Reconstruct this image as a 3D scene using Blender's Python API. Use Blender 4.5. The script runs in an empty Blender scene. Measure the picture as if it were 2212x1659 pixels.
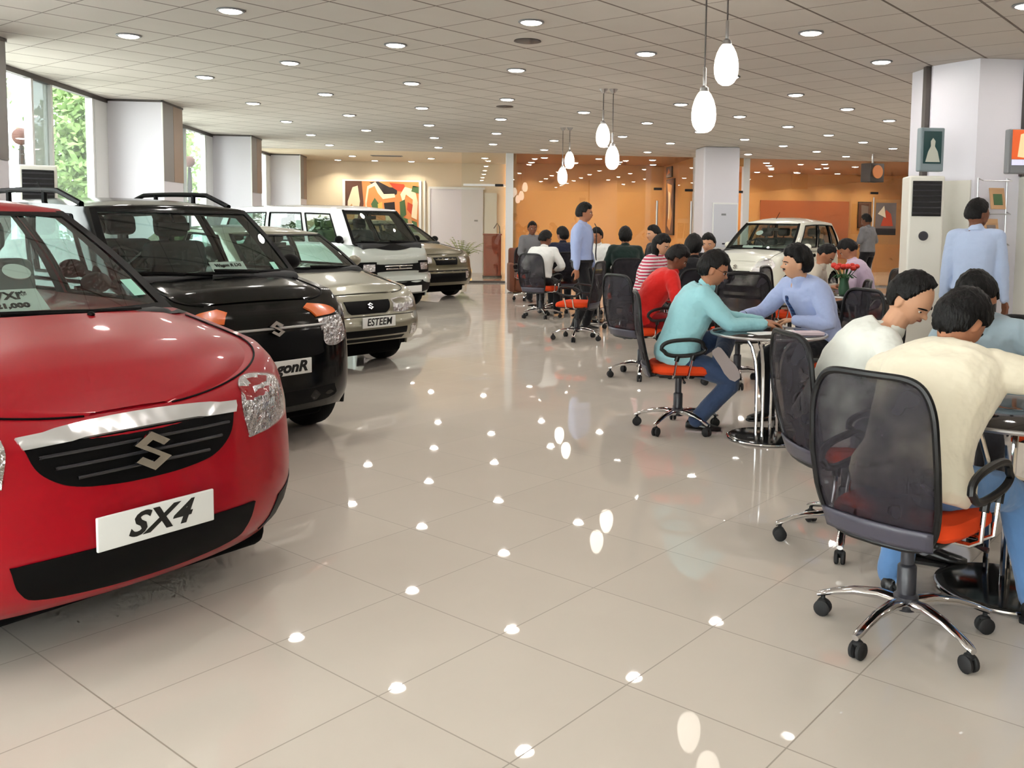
import bpy, bmesh, math, random
from mathutils import Vector, Matrix, Euler, geometry
from mathutils.bvhtree import BVHTree
random.seed(7)
PI = math.pi
R = math.radians
SC = bpy.context.scene
COL = SC.collection

# ------------------------------------------------------------------ camera, world, exposure
TH = R(6.6)                                  # the lens looks 6.6 degrees to the right of the hall's long axis


def W(x, y, z=0.0):
    """metres right of / ahead of the photographer's feet -> hall coordinates"""
    c, s = math.cos(TH), math.sin(TH)
    return Vector((x * c + y * s, -x * s + y * c, z))


def HD(deg):                                  # heading measured from the photographer's right -> hall heading
    return R(deg) - TH


PITCH, ROLL = 0.0804909, 0.0132176
fw = Vector((0, math.cos(PITCH), -math.sin(PITCH)))
upv = Vector((0, math.sin(PITCH), math.cos(PITCH)))
rtv = Vector((1, 0, 0))
cR = math.cos(ROLL) * rtv + math.sin(ROLL) * upv
cU = -math.sin(ROLL) * rtv + math.cos(ROLL) * upv
cam_data = bpy.data.cameras.new('camera')
cam = bpy.data.objects.new('camera', cam_data)
COL.objects.link(cam)
M3 = Matrix((cR, cU, -fw)).transposed()
cam.matrix_world = Matrix.Translation((0, 0, 1.5)) @ (Matrix.Rotation(-TH, 3, 'Z') @ M3).to_4x4()
cam_data.sensor_width = 36
cam_data.lens = 32.10975
cam_data.shift_x = -0.0605874
cam_data.shift_y = -0.0862647
cam_data.clip_start = 0.05
cam_data.clip_end = 300
SC.camera = cam

world = bpy.data.worlds.new('sky')
SC.world = world
world.use_nodes = True
bg = world.node_tree.nodes['Background']
bg.inputs[0].default_value = (1.0, 0.985, 0.98, 1)
bg.inputs[1].default_value = 9.0
SC.view_settings.view_transform = 'Standard'
SC.view_settings.look = 'None'
SC.view_settings.gamma = 1
SC.view_settings.use_curve_mapping = False
SC.view_settings.exposure = 0.22
SC.cycles.max_bounces = 5
SC.cycles.diffuse_bounces = 3
SC.cycles.glossy_bounces = 3
SC.cycles.transparent_max_bounces = 12
SC.cycles.transmission_bounces = 4
SC.cycles.caustics_reflective = False
SC.cycles.caustics_refractive = False
SC.cycles.sample_clamp_indirect = 4.0
SC.cycles.use_denoising = True
SC.cycles.use_adaptive_sampling = True
SC.cycles.adaptive_threshold = 0.12
SC.cycles.use_light_tree = False
SC.cycles.adaptive_min_samples = 12


# ------------------------------------------------------------------ materials
def lin(c):
    return tuple(((v / 255) / 12.92 if v / 255 <= 0.04045 else ((v / 255 + 0.055) / 1.055) ** 2.4) for v in c)


def pm(name, rgb, rough=0.5, metal=0.0, spec=0.5, coat=0.0, emit=None, es=0.0, alpha=1.0, sheen=0.0, srgb=True):
    m = bpy.data.materials.new(name)
    m.use_nodes = True
    b = m.node_tree.nodes['Principled BSDF']
    c = lin(rgb) if srgb else rgb
    b.inputs['Base Color'].default_value = (*c, 1)
    b.inputs['Roughness'].default_value = rough
    b.inputs['Metallic'].default_value = metal
    b.inputs['Specular IOR Level'].default_value = spec
    b.inputs['Coat Weight'].default_value = coat
    b.inputs['Coat Roughness'].default_value = 0.04
    b.inputs['Alpha'].default_value = alpha
    if sheen:
        b.inputs['Sheen Weight'].default_value = sheen
    if emit:
        b.inputs['Emission Color'].default_value = (*lin(emit), 1)
        b.inputs['Emission Strength'].default_value = es
    return m


def N(m, t, **kw):
    n = m.node_tree.nodes.new(t)
    for k, v in kw.items():
        setattr(n, k, v)
    return n


def L(m, a, b):
    m.node_tree.links.new(a, b)


def bsdf(m):
    return m.node_tree.nodes['Principled BSDF']


def add_bump(m, scale=30, strength=0.2, dist=0.01, detail=3, stretch=None):
    tc = N(m, 'ShaderNodeTexCoord')
    n = N(m, 'ShaderNodeTexNoise')
    n.inputs['Scale'].default_value = scale
    n.inputs['Detail'].default_value = detail
    src = tc.outputs['Object']
    if stretch:
        mp = N(m, 'ShaderNodeMapping')
        mp.inputs['Scale'].default_value = stretch
        L(m, src, mp.inputs[0])
        src = mp.outputs[0]
    L(m, src, n.inputs['Vector'])
    b = N(m, 'ShaderNodeBump')
    b.inputs['Strength'].default_value = strength
    b.inputs['Distance'].default_value = dist
    L(m, n.outputs[0], b.inputs['Height'])
    L(m, b.outputs[0], bsdf(m).inputs['Normal'])
    return m


def mottled(name, rgb1, rgb2, scale=8, rough=0.6, **kw):
    m = pm(name, rgb1, rough, **kw)
    tc = N(m, 'ShaderNodeTexCoord')
    n = N(m, 'ShaderNodeTexNoise')
    n.inputs['Scale'].default_value = scale
    n.inputs['Detail'].default_value = 4
    r = N(m, 'ShaderNodeMix', data_type='RGBA')
    r.inputs['A'].default_value = (*lin(rgb1), 1)
    r.inputs['B'].default_value = (*lin(rgb2), 1)
    L(m, tc.outputs['Object'], n.inputs['Vector'])
    L(m, n.outputs[0], r.inputs['Factor'])
    L(m, r.outputs['Result'], bsdf(m).inputs['Base Color'])
    return m


def cloth(name, rgb, rough=0.85, fine=True):
    m = pm(name, rgb, rough, spec=0.2, sheen=0.2)
    add_bump(m, 9, 0.5, 0.03, 3)
    return m


def striped(name, rgb1, rgb2, freq=60, axis='Y'):
    m = cloth(name, rgb1)
    tc = N(m, 'ShaderNodeTexCoord')
    sx = N(m, 'ShaderNodeSeparateXYZ')
    L(m, tc.outputs['Object'], sx.inputs[0])
    mu = N(m, 'ShaderNodeMath', operation='MULTIPLY')
    mu.inputs[1].default_value = freq
    L(m, sx.outputs[axis], mu.inputs[0])
    fr = N(m, 'ShaderNodeMath', operation='FRACT')
    L(m, mu.outputs[0], fr.inputs[0])
    gt = N(m, 'ShaderNodeMath', operation='GREATER_THAN')
    gt.inputs[1].default_value = 0.5
    L(m, fr.outputs[0], gt.inputs[0])
    r = N(m, 'ShaderNodeMix', data_type='RGBA')
    r.inputs['A'].default_value = (*lin(rgb1), 1)
    r.inputs['B'].default_value = (*lin(rgb2), 1)
    L(m, gt.outputs[0], r.inputs['Factor'])
    L(m, r.outputs['Result'], bsdf(m).inputs['Base Color'])
    return m


def tile_mat(name, rgb, line_rgb, origin, yaw, size, lw, rough, spec, vary=0.03, bump=0.0, line_rough=0.5):
    m = pm(name, rgb, rough, spec=spec)
    g = N(m, 'ShaderNodeNewGeometry')
    su = N(m, 'ShaderNodeVectorMath', operation='SUBTRACT')
    su.inputs[1].default_value = (origin[0], origin[1], 0)
    L(m, g.outputs['Position'], su.inputs[0])
    ro = N(m, 'ShaderNodeVectorRotate', rotation_type='Z_AXIS')
    ro.inputs['Angle'].default_value = -yaw
    L(m, su.outputs[0], ro.inputs['Vector'])
    sc = N(m, 'ShaderNodeVectorMath', operation='SCALE')
    sc.inputs['Scale'].default_value = 1 / size
    L(m, ro.outputs[0], sc.inputs[0])
    fl = N(m, 'ShaderNodeVectorMath', operation='FLOOR')
    L(m, sc.outputs[0], fl.inputs[0])
    wn = N(m, 'ShaderNodeTexWhiteNoise', noise_dimensions='2D')
    L(m, fl.outputs[0], wn.inputs['Vector'])
    sx = N(m, 'ShaderNodeSeparateXYZ')
    L(m, sc.outputs[0], sx.inputs[0])
    ds = []
    for ax, lwi in (('X', lw[0]), ('Y', lw[1])):
        a = N(m, 'ShaderNodeMath', operation='ADD'); a.inputs[1].default_value = 0.5
        L(m, sx.outputs[ax], a.inputs[0])
        f = N(m, 'ShaderNodeMath', operation='FRACT'); L(m, a.outputs[0], f.inputs[0])
        s = N(m, 'ShaderNodeMath', operation='SUBTRACT'); s.inputs[1].default_value = 0.5
        L(m, f.outputs[0], s.inputs[0])
        b = N(m, 'ShaderNodeMath', operation='ABSOLUTE'); L(m, s.outputs[0], b.inputs[0])
        l = N(m, 'ShaderNodeMath', operation='LESS_THAN'); l.inputs[1].default_value = lwi / size / 2
        L(m, b.outputs[0], l.inputs[0])
        ds.append(l)
    mx = N(m, 'ShaderNodeMath', operation='MAXIMUM')
    L(m, ds[0].outputs[0], mx.inputs[0]); L(m, ds[1].outputs[0], mx.inputs[1])
    # speckle
    no = N(m, 'ShaderNodeTexNoise'); no.inputs['Scale'].default_value = 3.0; no.inputs['Detail'].default_value = 6
    L(m, g.outputs['Position'], no.inputs['Vector'])
    h1 = N(m, 'ShaderNodeHueSaturation')
    h1.inputs['Color'].default_value = (*lin(rgb), 1)
    av = N(m, 'ShaderNodeMath', operation='MULTIPLY_ADD')
    L(m, wn.outputs['Value'], av.inputs[0]); av.inputs[1].default_value = vary; av.inputs[2].default_value = 1 - vary
    av2 = N(m, 'ShaderNodeMath', operation='MULTIPLY_ADD')
    L(m, no.outputs[0], av2.inputs[0]); av2.inputs[1].default_value = 0.08; L(m, av.outputs[0], av2.inputs[2])
    L(m, av2.outputs[0], h1.inputs['Value'])
    r = N(m, 'ShaderNodeMix', data_type='RGBA')
    L(m, mx.outputs[0], r.inputs['Factor'])
    L(m, h1.outputs[0], r.inputs['A'])
    r.inputs['B'].default_value = (*lin(line_rgb), 1)
    L(m, r.outputs['Result'], bsdf(m).inputs['Base Color'])
    rr = N(m, 'ShaderNodeMix', data_type='FLOAT')
    L(m, mx.outputs[0], rr.inputs['Factor'])
    rr.inputs['A'].default_value = rough; rr.inputs['B'].default_value = line_rough
    L(m, rr.outputs['Result'], bsdf(m).inputs['Roughness'])
    if bump:
        inv = N(m, 'ShaderNodeMath', operation='SUBTRACT'); inv.inputs[0].default_value = 1.0
        L(m, mx.outputs[0], inv.inputs[1])
        bp = N(m, 'ShaderNodeBump'); bp.inputs['Strength'].default_value = bump; bp.inputs['Distance'].default_value = 0.004
        L(m, inv.outputs[0], bp.inputs['Height'])
        L(m, bp.outputs[0], bsdf(m).inputs['Normal'])
    return m


def glass_mat(name, tint=(0.85, 0.93, 0.9), refl=0.08, gloss=(1, 1, 1), rough=0.0, body=None, bodyw=0.0):
    m = bpy.data.materials.new(name)
    m.use_nodes = True
    nt = m.node_tree
    nt.nodes.remove(nt.nodes['Principled BSDF'])
    out = nt.nodes['Material Output']
    t = N(m, 'ShaderNodeBsdfTransparent'); t.inputs[0].default_value = (*tint, 1)
    g = N(m, 'ShaderNodeBsdfGlossy'); g.inputs['Roughness'].default_value = rough; g.inputs[0].default_value = (*gloss, 1)
    lw = N(m, 'ShaderNodeLayerWeight'); lw.inputs['Blend'].default_value = 0.5
    pw = N(m, 'ShaderNodeMath', operation='POWER'); pw.inputs[1].default_value = 5.0
    L(m, lw.outputs['Facing'], pw.inputs[0])
    ad = N(m, 'ShaderNodeMath', operation='MULTIPLY_ADD'); ad.inputs[1].default_value = 0.9; ad.inputs[2].default_value = 0.04 + refl; ad.use_clamp = True
    L(m, pw.outputs[0], ad.inputs[0])
    mx = N(m, 'ShaderNodeMixShader')
    L(m, ad.outputs[0], mx.inputs[0]); L(m, t.outputs[0], mx.inputs[1]); L(m, g.outputs[0], mx.inputs[2])
    last = mx
    if body:
        d = N(m, 'ShaderNodeBsdfDiffuse'); d.inputs[0].default_value = (*lin(body), 1)
        mx2 = N(m, 'ShaderNodeMixShader'); mx2.inputs[0].default_value = bodyw
        L(m, mx.outputs[0], mx2.inputs[1]); L(m, d.outputs[0], mx2.inputs[2])
        last = mx2
    L(m, last.outputs[0], out.inputs['Surface'])
    return m


FY = -0.6700337 - TH
fo = W(-0.2527868, 3.21114196)
co = W(-1.52521, 7.47228)
MT = {}
MT['floor'] = tile_mat('polished beige floor tile', (210, 201, 190), (158, 148, 136), fo, FY, 0.5614, (0.005, 0.005), 0.02, 0.5, 0.04)
MT['ceiling'] = tile_mat('grey ceiling tile', (210, 205, 199), (118, 108, 100), co, 0.9033551 - TH, 0.5614, (0.011, 0.022), 0.9, 0.1, 0.05)
MT['white_wall'] = pm('white wall paint', (232, 230, 232), 0.6)
MT['cream_wall'] = mottled('cream wall paint', (238, 224, 200), (232, 216, 190), 2, 0.55)
MT['orange_wall'] = mottled('orange wall paint', (214, 158, 96), (204, 146, 84), 1.5, 0.5)
MT['orange_ceiling'] = pm('orange brown ceiling paint', (160, 108, 68), 0.55)
MT['wood_panel'] = mottled('orange brown wood panel', (178, 96, 52), (160, 82, 44), 3, 0.4)
MT['redwood'] = mottled('red brown wood', (160, 74, 48), (138, 58, 38), 5, 0.35)
MT['col_white'] = pm('white column cladding', (222, 220, 228), 0.45)
MT['col_grey'] = pm('grey column cladding', (128, 126, 126), 0.4)
MT['col_brown'] = pm('taupe column strip', (150, 128, 112), 0.45)
MT['frame_white'] = pm('white window frame', (235, 236, 236), 0.4)
MT['frame_grey'] = pm('dark grey metal trim', (84, 78, 76), 0.4, metal=0.3)
MT['black'] = pm('black plastic', (16, 16, 18), 0.45)
MT['rubber'] = pm('black rubber', (22, 22, 24), 0.7)
MT['dgrey'] = pm('dark grey plastic', (58, 56, 62), 0.4)
MT['mgrey'] = pm('mid grey plastic', (128, 130, 134), 0.4)
MT['chrome'] = pm('chrome', (225, 225, 228), 0.08, metal=1.0)
MT['satin'] = pm('satin metal', (190, 190, 192), 0.3, metal=1.0)
MT['white_plastic'] = pm('off white plastic', (228, 226, 216), 0.4)
MT['paper'] = pm('white paper', (240, 240, 238), 0.7)
MT['ink'] = pm('black ink', (14, 14, 14), 0.6)
MT['orange_seat'] = add_bump(pm('orange seat fabric', (226, 72, 30), 0.85, spec=0.2), 60, 0.2, 0.004)
MT['lens'] = pm('lit lamp diffuser', (255, 255, 255), 0.4, emit=(255, 246, 232), es=14.0)
MT['lens'].cycles.emission_sampling = 'NONE'
MT['bulb'] = pm('lit opal glass', (255, 255, 255), 0.3, emit=(255, 244, 226), es=3.4)
MT['bulb'].cycles.emission_sampling = 'NONE'
MT['glass'] = glass_mat('clear window glass', (0.93, 0.97, 0.96), 0.0)
MT['part_glass'] = glass_mat('clear partition glass', (0.95, 0.97, 0.96), 0.02)
MT['frost'] = glass_mat('frosted glass', (0.5, 0.56, 0.56), 0.0, body=(226, 236, 234), bodyw=0.6)
MT['windscreen'] = glass_mat('green tinted windscreen', (0.62, 0.74, 0.70), 0.05)
MT['skin'] = add_bump(pm('brown skin', (176, 120, 90), 0.55, spec=0.35), 120, 0.05, 0.002)
MT['skin_dark'] = add_bump(pm('dark brown skin', (120, 76, 56), 0.55, spec=0.35), 120, 0.05, 0.002)
MT['skin_light'] = add_bump(pm('light brown skin', (206, 156, 124), 0.55, spec=0.35), 120, 0.05, 0.002)
MT['hair'] = add_bump(pm('black hair', (9, 8, 8), 0.55, spec=0.25), 70, 0.9, 0.012, stretch=(1, 1, 0.35))
MT['eye'] = pm('eye white', (225, 220, 214), 0.3)
MT['iris'] = pm('dark iris', (22, 14, 12), 0.2)
MT['lip'] = pm('lips', (150, 84, 74), 0.5)


# ------------------------------------------------------------------ mesh helpers
def tag(o, label=None, cat=None, group=None, kind=None):
    if label: o['label'] = label
    if cat: o['category'] = cat
    if group: o['group'] = group
    if kind: o['kind'] = kind
    return o


def empty(name, loc, rz=0.0, label=None, cat=None, group=None):
    o = bpy.data.objects.new(name, None)
    COL.objects.link(o)
    o.location = loc
    o.rotation_euler = (0, 0, rz)
    o.empty_display_size = 0.1
    return tag(o, label, cat, group)


def kids(o):
    return [c for c in o.children]


def copy_tree(o, parent=None):
    c = o.copy()
    COL.objects.link(c)
    c.parent = parent
    for ch in list(o.children):
        copy_tree(ch, c)
    return c


class MB:
    def __init__(s):
        s.bm = bmesh.new()

    def quadgrid(s, rows, closed=False, flip=False):
        """rows: list of equal-length lists of points"""
        vs = [[s.bm.verts.new(p) for p in r] for r in rows]
        n = len(rows[0])
        for i in range(len(rows) - 1):
            for j in range(n if closed else n - 1):
                k = (j + 1) % n
                q = [vs[i][j], vs[i][k], vs[i + 1][k], vs[i + 1][j]]
                if flip: q.reverse()
                try: s.bm.faces.new(q)
                except ValueError: pass
        return vs

    def grid(s, rows):
        s.quadgrid(rows)
        return s

    def box(s, c, d, rot=None, bev=0.0):
        g = bmesh.ops.create_cube(s.bm, size=1.0)
        vs = g['verts']
        M = Matrix.Translation(c) @ (rot.to_4x4() if rot else Matrix()) @ Matrix.Diagonal((*d, 1))
        bmesh.ops.transform(s.bm, matrix=M, verts=vs)
        if bev:
            es = list({e for v in vs for e in v.link_edges})
            bmesh.ops.bevel(s.bm, geom=es, offset=bev, segments=3, affect='EDGES', profile=0.5)
        return s

    def ball(s, c, r, rot=None, u=16, v=10):
        g = bmesh.ops.create_uvsphere(s.bm, u_segments=u, v_segments=v, radius=1.0)
        d = r if isinstance(r, (tuple, list, Vector)) else (r, r, r)
        M = Matrix.Translation(c) @ (rot.to_4x4() if rot else Matrix()) @ Matrix.Diagonal((*d, 1))
        bmesh.ops.transform(s.bm, matrix=M, verts=g['verts'])
        return s

    def tube(s, pts, r, seg=8, closed=False, caps=True, flat=1.0):
        pts = [Vector(p) for p in pts]
        n = len(pts)
        rs = r if isinstance(r, (list, tuple)) else [r] * n
        ref = None
        rows = []
        for i, p in enumerate(pts):
            if closed: t = pts[(i + 1) % n] - pts[i - 1]
            else: t = pts[min(i + 1, n - 1)] - pts[max(i - 1, 0)]
            t.normalize()
            if ref is None:
                ref = Vector((0, 0, 1)) if abs(t.z) < 0.9 else Vector((1, 0, 0))
            a = t.cross(ref).normalized()
            b = a.cross(t).normalized()
            ref = b
            rows.append([p + (a * math.cos(2 * PI * k / seg) + b * math.sin(2 * PI * k / seg) * flat) * rs[i] for k in range(seg)])
        if closed: rows.append(rows[0])
        if closed:
            vs = [[s.bm.verts.new(p) for p in rr] for rr in rows[:-1]]
            vs.append(vs[0])
            for i in range(len(vs) - 1):
                for j in range(seg):
                    k = (j + 1) % seg
                    try: s.bm.faces.new([vs[i][j], vs[i][k], vs[i + 1][k], vs[i + 1][j]])
                    except ValueError: pass
            return s
        vs = s.quadgrid(rows, closed=True)
        if caps:
            s.bm.faces.new(list(reversed(vs[0])))
            s.bm.faces.new(vs[-1])
        return s

    def loft(s, rings, caps=True):
        vs = s.quadgrid(rings, closed=True)
        if caps:
            s.bm.faces.new(list(reversed(vs[0])))
            s.bm.faces.new(vs[-1])
        return s

    def lathe(s, prof, seg=24, M=None):
        M = M or Matrix()
        rows = []
        for (r, z) in prof:
            rows.append([M @ Vector((r * math.cos(2 * PI * k / seg), r * math.sin(2 * PI * k / seg), z)) for k in range(seg)])
        vs = s.quadgrid(rows, closed=True)
        s.bm.faces.new(list(reversed(vs[0])))
        s.bm.faces.new(vs[-1])
        return s

    def prism(s, poly, M, th):
        """2D polygon extruded th along local z of M (from 0 to th)"""
        a = [s.bm.verts.new(M @ Vector((x, y, 0))) for x, y in poly]
        b = [s.bm.verts.new(M @ Vector((x, y, th))) for x, y in poly]
        n = len(poly)
        s.bm.faces.new(list(reversed(a)))
        s.bm.faces.new(b)
        for i in range(n):
            s.bm.faces.new([a[i], a[(i + 1) % n], b[(i + 1) % n], b[i]])
        return s

    def build(s, name, mat, parent=None, smooth=True, weld=0.0, kind=None, sharp=40):
        if weld: bmesh.ops.remove_doubles(s.bm, verts=s.bm.verts, dist=weld)
        bmesh.ops.recalc_face_normals(s.bm, faces=s.bm.faces)
        me = bpy.data.meshes.new(name)
        s.bm.to_mesh(me)
        s.bm.free()
        if smooth:
            for p in me.polygons: p.use_smooth = True
            me.set_sharp_from_angle(angle=R(sharp))
        for m in (mat if isinstance(mat, list) else [mat]):
            me.materials.append(MT[m] if isinstance(m, str) else m)
        o = bpy.data.objects.new(name, me)
        COL.objects.link(o)
        if parent is not None: o.parent = parent
        if kind: o['kind'] = kind
        return o


def struct(name, c, d, mat, kind='structure', parent=None, bev=0.0, rot=None):
    o = MB().box((0, 0, 0), d, bev=bev).build(name, mat, parent, smooth=False)
    o.location = c
    if rot: o.rotation_euler = (0, 0, rot)
    if kind and parent is None: o['kind'] = kind
    return o


def text_mesh(name, body, size, mat, parent=None, M=Matrix(), shear=0.0, bold=0.0, width=None, ext=0.001):
    cu = bpy.data.curves.new(name, 'FONT')
    cu.body = body
    cu.size = size
    cu.align_x = 'CENTER'
    cu.align_y = 'CENTER'
    cu.shear = shear
    cu.offset = bold
    cu.extrude = ext
    cu.resolution_u = 3
    t = bpy.data.objects.new(name, cu)
    COL.objects.link(t)
    bpy.context.view_layer.update()
    me = bpy.data.meshes.new_from_object(t)
    bpy.data.objects.remove(t)
    me.name = name
    if width:
        xs = [v.co.x for v in me.vertices]
        k = width / (max(xs) - min(xs))
        me.transform(Matrix.Diagonal((k, 1, 1, 1)))
    me.transform(M)
    me.materials.clear()
    me.materials.append(MT[mat] if isinstance(mat, str) else mat)
    o = bpy.data.objects.new(name, me)
    COL.objects.link(o)
    if parent is not None: o.parent = parent
    return o


def interp(tab, x):
    if x <= tab[0][0]: return tab[0][1]
    for (a, b), (c, d) in zip(tab, tab[1:]):
        if x <= c: return b + (d - b) * (x - a) / (c - a)
    return tab[-1][1]


def sinterp(tab, x):
    """smooth (catmull-rom) interpolation"""
    n = len(tab)
    if x <= tab[0][0]: return tab[0][1]
    if x >= tab[-1][0]: return tab[-1][1]
    for i in range(n - 1):
        if x <= tab[i + 1][0]: break
    x0, y0 = tab[i]; x1, y1 = tab[i + 1]
    h = x1 - x0
    m0 = ((y1 - tab[i - 1][1]) / (x1 - tab[i - 1][0])) if i > 0 else (y1 - y0) / h
    m1 = ((tab[i + 2][1] - y0) / (tab[i + 2][0] - x0)) if i + 2 < n else (y1 - y0) / h
    t = (x - x0) / h
    return (2 * t**3 - 3 * t**2 + 1) * y0 + (t**3 - 2 * t**2 + t) * h * m0 + (-2 * t**3 + 3 * t**2) * y1 + (t**3 - t**2) * h * m1

# ------------------------------------------------------------------ the hall
HC = 3.13
X0, X1, Y0, Y1 = -5.08, 14.6, -4.0, 28.6
struct('floor', ((X0 + X1) / 2, (Y0 + Y1) / 2, -0.05), (X1 - X0 + 0.3, Y1 - Y0 + 0.3, 0.1), 'floor')
struct('ceiling', ((X0 + X1) / 2, (Y0 + 22.3) / 2, HC + 0.05), (X1 - X0 + 0.3, 22.3 - Y0, 0.1), 'ceiling')
struct('ceiling', ((X0 + 1.05) / 2, (22.3 + 26.6) / 2, HC + 0.05), (1.05 - X0, 4.3, 0.1), 'cream_wall')
struct('ceiling', ((1.05 + X1) / 2, (22.3 + Y1) / 2, HC + 0.05), (X1 - 1.05, Y1 - 22.3, 0.1), 'orange_ceiling')
w = empty('window_9', (0, Y0, 0)); w['kind'] = 'structure'
for k in range(2):
    xa = X0 + 0.03 + k * 2.1
    MB().box((xa + 1.05, 0, HC / 2), (2.04, 0.012, HC - 0.1)).build('pane', 'glass', w, smooth=False)
    MB().box((xa, 0, HC / 2), (0.07, 0.08, HC)).build('mullion', 'frame_white', w, smooth=False)
struct('wall_rear', ((X0 + 4.26 + X1) / 2, Y0 - 0.05, HC / 2), (X1 - X0 - 4.26, 0.1, HC), 'cream_wall')
struct('wall_right', (X1 + 0.05, (Y0 + 22.3) / 2, HC / 2), (0.1, 22.3 - Y0, HC), 'cream_wall')
struct('wall_right', (X1 + 0.05, (Y1 + 22.3) / 2, HC / 2), (0.1, Y1 - 22.3, HC), 'orange_wall')
struct('wall_back', ((X0 + 1.05) / 2, 26.6, HC / 2), (1.05 - X0, 0.12, HC), 'cream_wall')
struct('wall_back', ((1.05 + 5.6) / 2, 26.1, HC / 2), (4.55, 0.12, HC), 'orange_wall')
struct('wall_divider', (1.1, 24.4, HC / 2), (0.08, 4.1, HC), 'orange_wall')
struct('wall_divider', (5.62, 24.3, HC / 2), (0.1, 3.8, HC), 'orange_wall')
struct('wall_back', ((5.67 + X1) / 2, Y1 - 0.02, HC / 2), (X1 - 5.67, 0.12, HC), 'orange_wall')
struct('wall_left', (X0 - 0.02, 25.9, HC / 2), (0.1, 1.5, HC), 'cream_wall')
struct('trim_1', (X0 + 0.02, (3 + 25.2) / 2, HC - 0.03), (0.08, 22.2, 0.06), 'frame_grey')
struct('trim_2', (-0.6, 22.3, 0.02), (3.3, 0.14, 0.04), 'frame_grey')

COLY = [-2.35, 2.95, 8.25, 13.55, 18.85, 24.15]
COLSIDE = [('near the left edge of the photo, grey cladding above', 1), ]
for i, y in enumerate(COLY):
    c = empty('column', (-4.67, y + 0.5, 0))
    c['kind'] = 'structure'
    MB().box((0, 0, HC / 2), (0.74, 0.92, HC - 0.004)).build('core', 'col_white', c, smooth=False)
    # side panels above 2 m: grey, with a taupe strip on the far half
    if i > 0 or True:
        MB().box((0.374, -0.22 if i > 2 else 0, 1.0 + HC / 2), (0.012, 0.46 if i > 2 else 0.9, HC - 2.0 - 0.01)).build('side_panel', 'col_grey', c, smooth=False)
    if i > 2:
        MB().box((0.374, 0.235, 1.0 + HC / 2), (0.012, 0.43, HC - 2.0 - 0.01)).build('side_panel', 'col_brown', c, smooth=False)
    MB().box((0.375, -0.465, HC / 2), (0.02, 0.02, HC - 0.004)).build('corner_trim', 'frame_white', c, smooth=False)
    MB().box((-0.375, -0.45, HC / 2), (0.03, 0.03, HC - 0.004)).build('corner_trim', 'frame_grey', c, smooth=False)
    MB().box((0, 0, HC - 0.015), (0.77, 0.95, 0.03)).build('top_trim', 'frame_grey', c, smooth=False)
# windows between the columns
for i in range(5):
    ya, yb = COLY[i] + 0.92, COLY[i + 1] + 0.06
    w = empty('window_%d' % (i + 1), (X0, ya, 0)); w['kind'] = 'structure'
    off = [2.22, 2.72, 3.95]
    edges = [0.0] + off + [yb - ya]
    for k in range(4):
        a, b = edges[k], edges[k + 1]
        MB().box((0, (a + b) / 2, HC / 2), (0.012, b - a - 0.05, HC - 0.1)).build('pane', 'frost' if k == 1 else 'glass', w, smooth=False)
    for k, o_ in enumerate(off):
        MB().box((0, o_, HC / 2), (0.09, 0.05 if k < 2 else 0.05, HC - 0.06)).build('mullion', 'frame_white', w, smooth=False)
    MB().box((0.02, (off[2] + yb - ya) / 2 + 0.02, HC / 2), (0.06, yb - ya - off[2] - 0.04, HC - 0.08)).build('jamb', 'frame_white', w, smooth=False)
    MB().box((0, (yb - ya) / 2, 0.05), (0.1, yb - ya, 0.1)).build('sill', 'frame_white', w, smooth=False)

# outside: pale paving, and trees
struct('trim_3', (X0 - 10.2, 12, -0.1), (20, 50, 0.1), pm('pale outdoor paving', (196, 194, 186), 0.8))


def leaf_tree(x, y, h, rad, n, label):
    t = empty('tree', (x, y, -0.05), 0, label, 'tree', 'trees outside the windows')
    MB().tube([(0, 0, 0), (0.05, 0.03, h * 0.3), (-0.05, 0.05, h * 0.62)], [0.14, 0.11, 0.06], 8).build('trunk', MT['bark'], t)
    mb = MB()
    for q in range(n):
        while True:
            p = Vector((random.uniform(-1, 1), random.uniform(-1, 1), random.uniform(-1, 1)))
            if 0.35 < p.length < 1: break
        lump = 0.75 + 0.3 * math.sin(5 * p.x + x) * math.sin(4 * p.y + y) * math.cos(4 * p.z)
        p = Vector((p.x * rad * lump, p.y * rad * lump, h * 0.55 + p.z * h * 0.5 * lump))
        a = Vector((random.gauss(0, 1), random.gauss(0, 1), random.gauss(0, 1))).normalized()
        b = a.orthogonal().normalized()
        s = random.uniform(0.07, 0.15)
        v = [mb.bm.verts.new(p + a * s), mb.bm.verts.new(p + b * s * 0.5), mb.bm.verts.new(p - a * s), mb.bm.verts.new(p - b * s * 0.5)]
        mb.bm.faces.new(v)
    mb.build('foliage', MT['leaf'] if n % 2 else MT['leaf2'], t, smooth=False)


MT['bark'] = pm('bark', (110, 100, 84), 0.9)
MT['leaf'] = mottled('light green leaves', (140, 166, 96), (92, 128, 78), 3, 0.6)
MT['leaf2'] = mottled('grey green leaves', (104, 136, 100), (146, 168, 112), 3, 0.6)
TR = [(-9.0, 14.0, 5.6, 1.9, 8001, 'leafy tree outside the glass nearest the left edge of the photo'),
      (-10.6, 18.6, 6.6, 2.2, 8000, 'grey green tree outside, behind the tall pane left of the first full column'),
      (-9.0, 24.2, 6.0, 2.0, 7001, 'leafy tree outside, between the first and second full columns'),
      (-15.0, 22.5, 9.0, 3.0, 8000, 'taller tree standing behind the other trees outside'),
      (-9.6, 29.0, 6.0, 2.0, 5001, 'leafy tree outside the window past the second full column')]
for a in TR: leaf_tree(*a)
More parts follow.
